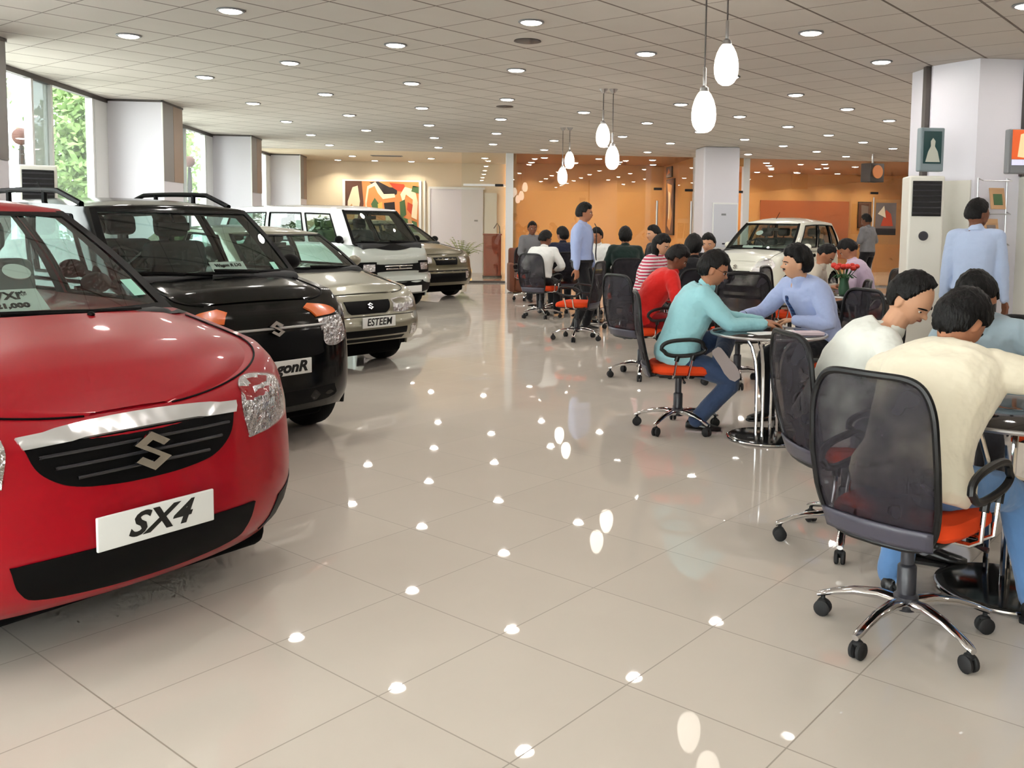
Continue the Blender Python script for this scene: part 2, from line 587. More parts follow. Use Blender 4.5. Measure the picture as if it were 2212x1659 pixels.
# ball-headed lamp posts outside
for (px, py, s, lb) in ((-5.9, 12.99, 1.0, 'dark post with a round brown ball outside, near the left edge'), (-6.0, 20.7, 1.06, 'dark slim post outside the window between the full columns')):
    p = empty('garden_post', (px, py, -0.05), 0, lb, 'post'); p.scale = (s, s, s * 1.05)
    MB().tube([(0, -0.06, 0), (0, -0.05, 1.45), (0, -0.03, 1.75), (0, 0, 1.98), (0, 0.0, 2.35)], [0.03, 0.03, 0.035, 0.05, 0.03], 8).build('pole', 'black', p)
    MB().tube([(0, 0.08, 1.55), (0, 0.06, 1.75), (0, 0, 1.95)], [0.02, 0.03, 0.03], 6).build('strut', 'black', p)
    MB().ball((0, 0, 2.46), 0.11).build('ball', pm('brown ball', (84, 52, 44), 0.7), p)

# right-hand column with a chamfered corner
c = empty('column', (5.15, 8.9, 0)); c['kind'] = 'structure'
poly = [(-0.47, 0.06), (-0.25, -0.43), (0.55, -0.44), (0.55, 0.5), (-0.47, 0.5)]
MB().prism(poly, Matrix.Translation((0, 0, 0)), HC - 0.002).build('core', 'col_white', c, smooth=False)
MB().box((-0.50, 0.12, HC / 2), (0.05, 0.07, HC - 0.004)).build('corner_trim', 'frame_grey', c, smooth=False)
MB().box((0.22, -0.465, 1.0 + HC / 2), (0.05, 0.05, HC - 2.004)).build('corner_trim', 'frame_grey', c, smooth=False)
rz = math.atan2(-0.49, 0.22)
for (k0, k1, z0, z1) in ((0.06, 0.94, 0.1, 1.96),):
    p0 = Vector((-0.47, 0.06)); p1 = Vector((-0.25, -0.43))
    m = (p0 + p1) / 2
    nrm = Vector((-0.49, -0.22)).normalized()
    MB().box((m.x + nrm.x * 0.01, m.y + nrm.y * 0.01, (z0 + z1) / 2), (0.47, 0.02, z1 - z0), Matrix.Rotation(rz, 3, 'Z')).build('lower_panel', 'white_plastic', c, smooth=False)
# centre column in front of the glass front, with an electrical cabinet door
c = empty('column', (5.33, 19.45, 0)); c['kind'] = 'structure'
MB().box((0, 0, HC / 2), (0.78, 0.78, HC - 0.004), bev=0.03).build('core', 'col_white', c, smooth=False)
e = empty('electrical_cabinet', (5.42, 19.05, 1.0), 0, 'white electrical cabinet door set on the column in the middle distance', 'cabinet')
MB().box((0, -0.01, 0.46), (0.56, 0.03, 0.98), bev=0.005).build('frame', 'frame_white', e, smooth=False)
MB().box((0, -0.03, 0.46), (0.5, 0.02, 0.92), bev=0.004).build('door', pm('light blue grey door', (206, 208, 218), 0.4), e, smooth=False)
MB().box((0.02, -0.045, 0.08), (0.16, 0.012, 0.03)).build('handle', 'dgrey', e, smooth=False)
MB().box((-0.04, -0.043, 0.7), (0.1, 0.006, 0.04)).build('nameplate', 'mgrey', e, smooth=False)

# glass shop front of the back offices
gx = [-0.18, 0.97, 5.55, 6.95, 11.2]
for i, (a, b) in enumerate(((-0.18, 0.88), (1.06, 5.5), (6.95, 14.5))):
    w = empty('window_%d' % (i + 6), ((a + b) / 2, 22.3, 0)); w['kind'] = 'structure'
    MB().box((0, 0, HC / 2), (b - a, 0.012, HC - 0.01)).build('pane', 'part_glass', w, smooth=False)
for i, (x, wd) in enumerate(((0.97, 0.18), (5.58, 0.12), (6.85, 0.16), (6.35, 0.05), (14.55, 0.1))):
    struct('trim_%d' % (i + 4), (x, 22.3, HC / 2), (wd, 0.16, HC - 0.002), 'frame_white')
struct('trim_9', (0.36, 22.28, 2.36), (1.0, 0.05, 0.05), 'frame_white')
struct('trim_10', (6.4, 22.3, HC - 0.1), (1.0, 0.1, 0.2), 'orange_wall')
# patch fittings and pull handles of the glass doors
for (x, z, lb) in ((4.62, 2.34, 'black glass-door fitting left of the tall picture'), (5.40, 2.32, 'black glass-door fitting beside the middle column'),
                   (6.68, 2.3, 'black glass-door fitting right of the middle column'), (10.2, 2.33, 'black glass-door fitting above the framed picture at right'),
                   (11.1, 2.3, 'black glass-door fitting above the posters'), (0.72, 2.36, 'black glass-door fitting beside the white post')):
    o = MB().box((0, 0, 0), (0.2, 0.05, 0.06), bev=0.01).build('door_fitting', 'black', smooth=False)
    o.location = (x, 22.26, z); tag(o, lb, 'fitting')
for (x, lb) in ((4.6, 'long upright chrome pull handle on the glass door left of the tall picture'), (5.46, 'long upright chrome pull handle beside the middle column')):
    h_ = empty('pull_bar', (x, 22.22, 0), 0, lb, 'handle')
    MB().tube([(0, 0, 1.15), (0, 0, 2.05)], 0.025, 10).build('bar', 'satin', h_)
    for z in (1.25, 1.95): MB().tube([(0, 0, z), (0, 0.07, z)], 0.012, 8).build('bracket', 'satin', h_)

# ------------------------------------------------------------------ lights of the hall
LIT = []
def downlight_proto():
    e = empty('downlight', (0, 0, HC))
    mb = MB()
    mb.lathe([(0.085, -0.001), (0.105, -0.001), (0.108, -0.008), (0.10, -0.014), (0.086, -0.012)], 24)
    mb.build('trim_ring', 'mgrey', e)
    MB().lathe([(0.0001, -0.004), (0.083, -0.004), (0.086, -0.012), (0.07, -0.020), (0.04, -0.024), (0.0001, -0.025)], 20).build('diffuser', 'lens', e)
    l = bpy.data.lights.new('downlight_lamp', 'AREA')
    l.shape = 'DISK'; l.size = 0.12; l.energy = DL_POWER; l.color = (1.0, 0.95, 0.90)
    lo = bpy.data.objects.new('lamp', l); COL.objects.link(lo); lo.parent = e
    lo.location = (0, 0, -0.03)
    return e


DL_POWER = 6.5
pro = downlight_proto()
first = True
COLN = {-4: 'first', -3: 'second', -2: 'third', -1: 'fourth', 0: 'fifth', 1: 'sixth', 2: 'seventh', 3: 'eighth', 4: 'ninth', 5: 'tenth', 6: 'eleventh', 7: 'twelfth', 8: 'thirteenth'}
for i in range(-3, 9):
    for k in range(-8, 12):
        if (i + k) % 2: continue
        x, y = 0.5 + 1.187 * i, 7.62 + 1.2 * k
        if x < -4.9 or x > 10.9 or y > 21.6: continue
        if y < 5.5 and (i % 2 == 0): continue
        if 4.5 < x < 6 and 8.2 < y < 9.6: continue
        if y < 0: continue
        if abs(x - 1.69) < .1 and min(abs(y - 6.42), abs(y - 11.22), abs(y - 16.02)) < .1: continue
        o = pro if first else copy_tree(pro)
        first = False
        o.location = (x, y, HC)
        row = int((y - 7.62) / 1.2 + 20.5) - 20
        tag(o, 'round recessed downlight in the grey tiled ceiling of the showroom', 'ceiling light', 'recessed downlights in the grey ceiling')
# offices
pro2 = None
for (x, y) in [(1.7, 25.3), (2.9, 25.3), (4.1, 25.3), (5.1, 25.3), (1.9, 23.4), (3.3, 23.4), (4.7, 23.4), (2.6, 24.4), (4.0, 24.4)] + \
              [(7.6, 27.8), (8.9, 27.8), (10.2, 27.8), (11.5, 27.8), (12.8, 27.8), (7.2, 25.6), (8.6, 25.6), (10.0, 25.6), (7.8, 23.6), (9.4, 23.6), (8.2, 24.6), (10.6, 24.4), (11.6, 25.4), (12.6, 24.2)]:
    if pro2 is None:
        pro2 = copy_tree(pro)
        for ch in pro2.children:
            if ch.type == 'LIGHT':
                ch.data = ch.data.copy(); ch.data.energy = 11.5; ch.data.color = (1.0, 0.88, 0.68); ch.data.spread = R(125)
        o = pro2
    else: o = copy_tree(pro2)
    o.location = (x, y, HC)
    tag(o, 'small round downlight in the orange ceiling of the back offices', 'ceiling light', 'downlights in the orange office ceiling')
for (x, y) in [(-3.6, 26.0), (-2.6, 26.0), (-1.6, 26.0), (-3.0, 24.3), (-1.0, 24.6), (0.4, 24.0)]:
    o = copy_tree(pro2 if y > 25 else pro); o.location = (x, y, HC)
    tag(o, 'small round downlight in the cream ceiling before the painting', 'ceiling light', 'downlights in the cream ceiling by the painting')

for (x, y, lb) in ((0.52, 8.42, 'dark round speaker grille in the ceiling, the nearer one'), (0.5, 13.23, 'dark round speaker grille in the ceiling, the farther one')):
    o = MB().lathe([(0.0001, 0), (0.12, 0), (0.125, -0.008), (0.1, -0.014), (0.0001, -0.014)], 24).build('ceiling_speaker', 'frame_grey')
    o.location = (x, y, HC); tag(o, lb, 'speaker')
v = empty('ceiling_vent', (-2.1, 24.0, HC), 0, 'long grey slot vent in the cream ceiling above the painting', 'vent')
MB().box((0, 0, -0.006), (0.8, 0.2, 0.012)).build('frame', 'mgrey', v, smooth=False)
for k in range(4): MB().box((0, -0.07 + 0.045 * k, -0.016), (0.74, 0.02, 0.008)).build('slat', 'frame_grey', v, smooth=False)

# pendants
def pendant(loc, lb):
    x, y, z = loc
    e = empty('pendant_lamp', (x, y, z), 0, lb, 'pendant lamp', 'pairs of glowing egg-shaped pendant lamps')
    prof = [(0.0001, -0.15), (0.03, -0.146), (0.055, -0.13), (0.075, -0.10), (0.085, -0.06), (0.087, -0.02), (0.082, 0.03), (0.068, 0.08), (0.048, 0.12), (0.028, 0.145), (0.0001, 0.15)]
    MB().lathe(prof, 28).build('glass_shade', 'bulb', e)
    MB().lathe([(0.0001, 0.138), (0.034, 0.138), (0.03, 0.165), (0.012, 0.18), (0.012, 0.30), (0.004, 0.31), (0.0001, 0.31)], 16).build('cap', 'satin', e)
    MB().tube([(0, 0, 0.3), (0, 0, HC - z - 0.02)], 0.006, 6).build('cable', 'frame_grey', e)
    MB().lathe([(0.0001, HC - z - 0.05), (0.02, HC - z - 0.05), (0.05, HC - z - 0.012), (0.055, HC - z), (0.0001, HC - z)], 20).build('canopy', 'satin', e)


for (x, y, z, lb) in ((0.90, 6.54, 2.29, 'lower lamp of the nearest and largest pair of glowing pendants'), (1.06, 6.60, 2.63, 'upper lamp of the nearest and largest pair of glowing pendants'),
                      (0.45, 11.38, 2.30, 'lower lamp of the middle pair of glowing pendants'), (0.33, 11.38, 2.57, 'upper lamp of the middle pair of glowing pendants'),
                      (-0.23, 16.04, 2.30, 'lower lamp of the farthest pair of glowing pendants'), (-0.11, 16.02, 2.57, 'upper lamp of the farthest pair of glowing pendants')):
    pendant(W(x, y, z), lb)


# ------------------------------------------------------------------ wall furniture
def picture(name, x, y, z, w, h, mats, lb, cat, rz=0, frame='frame_grey', blobs=None, depth=0.04):
    """flat framed picture facing local -y; blobs: list of (poly, colour)"""
    e = empty(name, (x, y, z), rz, lb, cat)
    MB().box((0, 0, 0), (w, depth, h), bev=0.006).build('frame', frame, e, smooth=False)
    MB().box((0, -depth / 2 - 0.003, 0), (w * 0.93, 0.006, h * 0.95)).build('canvas', mats, e, smooth=False)
    for q, (ply, m) in enumerate(blobs or []):
        M = Matrix.Translation((0, -depth / 2 - 0.006, 0)) @ Matrix.Rotation(PI / 2, 4, 'X')
        MB().prism([(a * w * 0.93 / 2, b * h * 0.95 / 2) for a, b in ply], M, 0.002 + 0.001 * q).build('paint_patch', m, e, smooth=False)
    return e


pr_ = lambda n, c: pm(n, c, 0.6)
PC = {k: pr_('paint ' + k, v) for k, v in dict(ochre=(206, 148, 92), brown=(96, 62, 50), cream=(238, 220, 190), red=(196, 74, 46), green=(74, 104, 66), dark=(40, 34, 36), orange=(222, 140, 84), grey=(120, 108, 104), tan=(190, 150, 110), yellow=(214, 180, 90)).items()}
bl = [([(-1, 1), (-.55, 1), (-.5, .1), (-.62, -1), (-1, -1)], PC['brown']), ([(-.93, .2), (-.8, .75), (-.66, .82), (-.6, .2), (-.68, -.6), (-.95, -.5)], PC['cream']),
      ([(-.95, -.1), (-.82, .1), (-.74, -.3), (-.8, -1), (-.97, -1)], PC['ochre']), ([(-.35, .95), (-.15, .8), (.1, .35), (.4, .5), (.42, .75), (.2, .78), (-.1, 1)], PC['dark']),
      ([(-.42, .1), (-.36, .7), (-.2, .82), (-.12, .55), (.02, .3), (.36, .38), (.34, .52), (.05, .5), (-.18, .98), (-.4, .8), (-.46, .2), (-.44, -.5), (-.36, -.6)], PC['cream']),
      ([(-.3, .1), (-.2, .35), (-.08, .1), (-.05, -.3), (-.2, -.35)], PC['green']), ([(-.12, .1), (.0, .2), (.02, -.2), (-.1, -.3)], PC['yellow']),
      ([(.05, .15), (.34, .2), (.36, -.2), (.08, -.2)], PC['dark']), ([(.08, -.2), (.36, -.2), (.34, -.7), (.1, -.7)], PC['cream']),
      ([(.2, .95), (.6, .9), (.7, .6), (.45, .62), (.3, .75)], PC['red']), ([(.5, .5), (.62, .8), (.9, .7), (.98, .2), (.95, -.5), (.8, -.4), (.84, .3), (.65, .5), (.58, .1)], PC['cream']),
      ([(.48, .2), (.62, .3), (.66, -.3), (.5, -.5)], PC['green']), ([(.7, .2), (.84, .1), (.8, -.3), (.68, -.1)], PC['red']), ([(.55, -.4), (.95, -.6), (.98, -1), (.45, -1)], PC['green']),
      ([(.7, -.5), (.8, -.45), (.84, -.8), (.72, -.8)], PC['tan']), ([(.84, .85), (1, .8), (1, .55), (.8, .62)], PC['green'])]
picture('painting', -2.45, 26.5, 1.86, 2.2, 1.5, PC['orange'], 'wide colourful painting of figures hanging on the cream back wall', 'painting', frame='frame_white', blobs=bl)
MB().box((0, 0, 0), (0.04, 0.06, 1.5)).build('trim_12', 'frame_white', smooth=False).location = (-1.26, 26.5, 1.86)
bpy.data.objects['trim_12']['kind'] = 'structure'
d = empty('door_1', (-0.35, 26.5, 0)); d['kind'] = 'structure'
MB().box((0, 0, 1.2), (1.5, 0.05, 2.4)).build('leaf', 'col_white', d, smooth=False)
MB().box((0, -0.02, 2.42), (1.6, 0.06, 0.06)).build('lintel', 'frame_white', d, smooth=False)
MB().box((-0.78, -0.02, 1.2), (0.06, 0.06, 2.4)).build('frame_post', 'frame_white', d, smooth=False)
MB().box((0.55, -0.04, 1.5), (0.1, 0.02, 0.04)).build('sign', 'mgrey', d, smooth=False)
struct('trim_11', (0.62, 26.5, 1.2), (0.35, 0.05, 2.2), 'white_plastic')

# lectern with gooseneck microphone, behind the glass
p = W(-2.21, 24.5)
l = empty('lectern', (p.x, p.y, 0), 0, 'red brown wooden lectern standing by the white post', 'lectern')
MB().box((0, 0, 0.57), (0.46, 0.4, 1.1), bev=0.01).build('body', 'redwood', l, smooth=False)
MB().box((0, 0, 1.14), (0.5, 0.46, 0.04), bev=0.01).build('top', 'redwood', l, smooth=False)
MB().box((0, 0, 0.02), (0.5, 0.44, 0.04)).build('plinth', 'black', l, smooth=False)
MB().tube([(0.2, 0, 1.15), (0.19, 0, 1.35), (0.13, 0, 1.44), (0.04, -0.02, 1.30)], 0.012, 8).build('microphone', 'black', l)
# potted palm
p = W(-2.62, 24.7)
t = empty('potted_palm', (p.x - 0.42, p.y + 0.1, 0), 0, 'feathery palm in a tall white pot left of the red brown lectern', 'plant')
MB().lathe([(0.0001, 0), (0.1, 0), (0.13, 0.3), (0.12, 0.42), (0.1, 0.42), (0.1, 0.4), (0.0001, 0.4)], 20).build('pot', 'white_plastic', t)
mb = MB()
for k in range(22):
    an = k * 2.4; le = random.uniform(0.5, 0.85); ti = random.uniform(0.25, 0.9)
    pts = []
    for q in range(8):
        s = q / 7
        pts.append(Vector((math.cos(an) * le * s * ti, math.sin(an) * le * s * ti, 0.4 + le * 1.15 * s - 0.55 * ti * s * s)))
    mb.tube(pts, [0.008] * 7 + [0.003], 5)
    for q in range(2, 8):
        for sd in (-1, 1):
            dr = Vector((-math.sin(an) * sd, math.cos(an) * sd, -0.35)).normalized() * 0.20 * (1.1 - q / 9)
            e_ = (pts[q] - pts[q - 1]).normalized() * 0.02
            vs = [mb.bm.verts.new(x_) for x_ in (pts[q] - e_, pts[q] + dr * 0.5 + e_, pts[q] + dr + e_ * 2, pts[q] + e_)]
            mb.bm.faces.new(vs)
mb.build('fronds', pm('pale palm green', (150, 160, 118), .6), t, smooth=False)
p = W(-2.9, 24.9)
o = MB().ball((0, 0, 0.12), (0.1, 0.1, 0.12)).lathe([(0.0001, 0), (0.07, 0), (0.08, 0.05), (0.0001, 0.06)], 16).build('floor_candle_lamp', pm('amber glow lamp', (240, 200, 120), 0.4, emit=(255, 210, 120), es=1.0))
o.location = (p.x, p.y, 0); tag(o, 'small amber lamp on the floor left of the potted palm', 'lamp')

# offices
picture('tall_picture', 5.55, 25.0, 1.95, 1.0, 1.55, PC['brown'], 'tall narrow dark picture on the yellow-lit side wall', 'picture', rz=-PI / 2, frame='black', blobs=[([(-.7, .9), (.6, .8), (.3, .2), (.7, -.3), (.2, -.9), (-.6, -.7), (-.2, 0)], PC['ochre']), ([(-.3, .6), (.2, .5), (0, -.5), (-.3, -.4)], PC['cream'])])
picture('small_picture', 5.55, 25.2, 2.92, 0.7, 0.3, PC['grey'], 'small dark framed picture above the tall narrow picture', 'picture', rz=-PI / 2, frame='black', blobs=[([(-.6, -.5), (0, .7), (.6, -.2)], PC['orange'])])
o = MB().box((0, 0, 0), (2.95, 0.06, 1.85), bev=0.005).build('wood_panelling', 'wood_panel', smooth=False)
o.location = (10.73, Y1 - 0.12, 1.35); tag(o, 'broad orange brown wooden panel on the office wall behind the white car', 'panel')
picture('framed_picture', 12.75, 28.5, 1.85, 0.45, 0.85, PC['brown'], 'dark framed picture on the orange wall left of the posters', 'picture', frame='black', blobs=[([(-.6, .8), (.6, .7), (.5, -.6), (-.5, -.8)], PC['grey'])])
s = empty('projecting_sign', (9.1, 20.0, 2.70), R(20), 'box sign with an orange emblem hanging under the ceiling beyond the white hatchback', 'sign')
MB().box((0, 0, 0), (0.42, 0.3, 0.42), bev=0.01).build('box', 'frame_grey', s, smooth=False)
MB().lathe([(0.0001, 0), (0.15, 0), (0.15, 0.02), (0.0001, 0.02)], 24, Matrix.Translation((0, -0.15, 0.02)) @ Matrix.Rotation(PI / 2, 4, 'X')).build('emblem', PC['orange'], s, smooth=False)
MB().tube([(0, 0, 0.2), (0, 0, 0.425)], 0.02, 8).build('hanger', 'satin', s)
# poster stand
e = empty('poster_panel', tuple(W(7.75, 22.6, 0)), R(-8), 'glass panel on a stand with one colourful poster, left of the tower air conditioner', 'poster')
MB().box((0, 0, 1.6), (0.85, 0.02, 1.1)).build('board', MT['part_glass'], e, smooth=False)
MB().box((-0.1, -0.02, 1.68), (0.5, 0.012, 0.78)).build('poster', PC['grey'], e, smooth=False)
MB().box((-0.1, -0.03, 1.36), (0.5, 0.008, 0.16)).build('caption_strip', PC['dark'], e, smooth=False)
mb = MB(); M = Matrix.Translation((-0.1, -0.03, 1.7)) @ Matrix.Rotation(PI / 2, 4, 'X')
mb.prism([(-.12, -.2), (.0, .2), (.12, .1), (.18, -.2)], M, 0.002).build('figure', PC['red'], e, smooth=False)
mb = MB(); mb.prism([(-.2, .1), (-.05, .3), (.0, 0)], M, 0.003).build('figure', PC['cream'], e, smooth=False)
for sx in (-1, 1): MB().tube([(sx * 0.4, 0, 0), (sx * 0.4, 0, 2.2)], 0.015, 8).build('post', 'satin', e)
MB().box((0, 0, 0.015), (0.9, 0.35, 0.03)).build('base', 'satin', e, smooth=False)


def ac_tower(x, y, rz, h, w, d, lb, dial=True):
    e = empty('air_conditioner', (x, y, 0), rz, lb, 'air conditioner')
    MB().box((0, 0, h / 2), (w, d, h), bev=0.02).build('cabinet', 'white_plastic', e, smooth=False)
    MB().box((0, -d / 2 - 0.004, h - 0.22), (w * 0.82, 0.012, 0.34), bev=0.004).build('outlet', 'black', e, smooth=False)
    for k in range(6):
        MB().box((0, -d / 2 - 0.014, h - 0.36 + k * 0.055), (w * 0.78, 0.012, 0.012), Matrix.Rotation(0.4, 3, 'X')).build('louvre', 'dgrey', e, smooth=False)
    if dial:
        Mx = Matrix.Translation((-0.02, -d / 2, h - 0.58)) @ Matrix.Rotation(PI / 2, 4, 'X')
        MB().lathe([(0.0001, 0), (0.065, 0), (0.065, 0.012), (0.0001, 0.014)], 24, Mx).build('dial_plate', 'white_plastic', e, smooth=False)
        MB().lathe([(0.0001, 0.01), (0.048, 0.01), (0.04, 0.024), (0.0001, 0.024)], 20, Mx).build('dial', 'dgrey', e)
        MB().box((-0.02, -d / 2 - 0.004, h - 1.05), (0.09, 0.014, 0.2)).build('slot_frame', 'white_plastic', e, smooth=False)
        MB().box((-0.02, -d / 2 - 0.012, h - 1.05), (0.055, 0.008, 0.15)).build('slot', 'redwood', e, smooth=False)
    return e


p = W(3.42, 9.05); ac_tower(p.x, p.y, R(-14), 1.99, 0.33, 0.34, 'white tower air conditioner left of the lavender column, under the portrait screen')
p = W(4.58, 8.95); ac_tower(p.x, p.y, R(-6), 2.0, 0.46, 0.34, 'white tower air conditioner at the right edge, under the orange television')
p = W(-5.72, 9.75); ac_tower(p.x, p.y, R(30), 2.02, 0.36, 0.3, 'white tower unit with black louvres by the windows, behind the red car')
# a wide sign box


def tv(x, y, z, rz, w, h, lb, kind):
    e = empty('wall_screen', (x, y, z), rz, lb, 'screen')
    MB().box((0, 0.03, 0), (w, 0.09, h), bev=0.012).build('casing', pm('grey blue casing', (132, 146, 152), 0.4) if kind == 0 else 'mgrey', e, smooth=False)
    if kind == 0:
        MB().box((0, -0.018, 0.02), (w * 0.74, 0.008, h * 0.74)).build('display', pm('dark green display', (30, 58, 58), 0.2, emit=(30, 58, 58), es=0.3), e, smooth=False)
        Mx = Matrix.Translation((0, -0.023, 0)) @ Matrix.Rotation(PI / 2, 4, 'X')
        mb = MB(); mb.prism([(-.07, -.12), (-.045, -.02), (-.02, .03), (-.022, .08), (0, .11), (.025, .08), (.02, .03), (.05, -.02), (.075, -.12)], Mx, 0.002)
        mb.build('portrait', pm('pale portrait', (170, 172, 160), 0.5, emit=(170, 172, 160), es=0.2), e, smooth=False)
    else:
        MB().box((0, -0.018, 0.06), (w * 0.86, 0.008, h * 0.66)).build('display', pm('orange display', (214, 96, 50), 0.2, emit=(214, 96, 50), es=0.4), e, smooth=False)
        Mx = Matrix.Translation((0, -0.023, 0.05)) @ Matrix.Rotation(PI / 2, 4, 'X')
        mb = MB(); mb.prism([(-.14, -.1), (-.12, .1), (.0, .14), (.12, .1), (.14, -.1), (0, -.12)], Mx, 0.002)
        mb.build('picture_shape', pm('pale orange shape', (244, 196, 150), 0.5, emit=(244, 196, 150), es=0.5), e, smooth=False)
        MB().box((0, -0.024, -0.1), (w * 0.86, 0.004, 0.05)).build('caption_bar', pm('lavender bar', (206, 206, 232), 0.4, emit=(206, 206, 232), es=0.5), e, smooth=False)
        MB().box((0, -0.02, -h * 0.42), (w * 0.9, 0.006, 0.05)).build('control_strip', 'mgrey', e, smooth=False)
    MB().tube([(0, 0.08, 0), (0.0, 0.2, 0)], 0.025, 8).build('bracket', 'satin', e)
    return e


p = W(3.45, 8.95); tv(p.x, p.y, 2.245, R(-2), 0.24, 0.42, 'tall grey screen with a pale portrait, mounted left of the lavender column', 0)
p = W(4.13, 8.35); tv(p.x, p.y, 2.19, R(-8), 0.44, 0.40, 'grey television with an orange picture at the right edge', 1)
# brochure rack
p = Vector((5.06, 8.43))
e = empty('brochure_rack', (p.x, p.y, 0), 0, 'wire brochure rack with leaflets on the lavender column', 'rack')
for sx in (-0.15, 0.15): MB().tube([(sx, -0.02, 0.9), (sx, 0.0, 1.98)], 0.008, 6).build('upright', 'satin', e)
for z in (1.05, 1.35, 1.65, 1.97): MB().tube([(-0.15, -0.02, z), (-0.15, -0.09, z - 0.02), (0.15, -0.09, z - 0.02), (0.15, -0.02, z)], 0.006, 6).build('rail', 'satin', e)
for k, (z, m, dx) in enumerate(((1.78, PC['green'], 0.03), (1.48, PC['grey'], -0.02), (1.2, PC['red'], 0.02))):
    o = MB().box((0, 0, 0), (0.15, 0.012, 0.21), Matrix.Rotation(R(-14), 3, 'X')).build('brochure', PC['tan'], smooth=False)
    o.location = (p.x + dx, p.y - 0.05, z)
    tag(o, ('leaflet in the top pocket of the wire rack', 'leaflet in the middle pocket of the wire rack', 'leaflet in the bottom pocket of the wire rack')[k], 'leaflet')
    MB().box((0.0, -0.008, -0.01), (0.09, 0.008, 0.11), Matrix.Rotation(R(-14), 3, 'X')).build('picture', m, o, smooth=False)

# ------------------------------------------------------------------ cars
# local frame of a car: nose at x = 0, body runs to x = -L, y to the car's left, z up
MT['tyre'] = pm('tyre', (14, 14, 15), 0.8, spec=0.15)
MT['rim'] = pm('silver wheel', (176, 178, 182), 0.3, metal=0.8)
MT['under'] = pm('black underbody', (6, 6, 7), 0.9, spec=0.1)
MT['trimblack'] = pm('satin black trim', (6, 6, 7), 0.5, spec=0.12)
MT['slat'] = pm('grille slat', (40, 40, 44), 0.3, spec=0.5)
MT['chromebar'] = pm('brushed chrome bar', (214, 214, 216), 0.22, metal=0.6)
MT['lampglass'] = glass_mat('clear headlamp glass', (0.95, 0.95, 0.95), 0.03)
MT['lampbowl'] = add_bump(pm('headlamp reflector', (215, 216, 220), 0.12, metal=1.0), 28, 1.0, 0.02)
MT['amber'] = pm('amber indicator', (230, 110, 40), 0.25, coat=0.5)
MT['seatcloth'] = pm('grey seat cloth', (92, 94, 96), 0.9)
MT['seatplastic'] = pm('clear grey seat wrapping', (150, 154, 156), 0.3)
MT['dash'] = pm('dark dashboard', (44, 46, 48), 0.7)
MT['liner'] = pm('light headlining', (170, 172, 168), 0.9)
MT['plate'] = pm('white number plate', (232, 234, 232), 0.35)
MT['sticker'] = pm('mint green sticker', (150, 216, 196), 0.5)
MT['redlamp'] = pm('red tail lamp', (190, 28, 30), 0.25, coat=0.5)


def paint(name, rgb, flake=0.0, rough=0.35):
    return pm(name, rgb, rough, metal=flake, coat=1.0)


def poly_curve(pts, n=6, closed=True):
    """Catmull-Rom through points; a point given as (x, y, 1) is a sharp corner"""
    out = []
    m = len(pts)
    for i in range(m if closed else m - 1):
        p0, p1, p2, p3 = pts[i - 1], pts[i], pts[(i + 1) % m], pts[(i + 2) % m]
        s1, s2 = len(p1) > 2, len(p2) > 2
        for k in range(n):
            t = k / n
            t1 = [0, 0] if s1 else [(p2[q] - p0[q]) / 2 for q in (0, 1)]
            t2 = [0, 0] if s2 else [(p3[q] - p1[q]) / 2 for q in (0, 1)]
            if s1 or s2:
                if s1: t1 = [(p2[q] - p1[q]) for q in (0, 1)]
                if s2: t2 = [(p2[q] - p1[q]) for q in (0, 1)]
            out.append(tuple((2*t**3-3*t**2+1)*p1[q] + (t**3-2*t**2+t)*t1[q] + (-2*t**3+3*t**2)*p2[q] + (t**3-t**2)*t2[q] for q in (0, 1)))
    return out


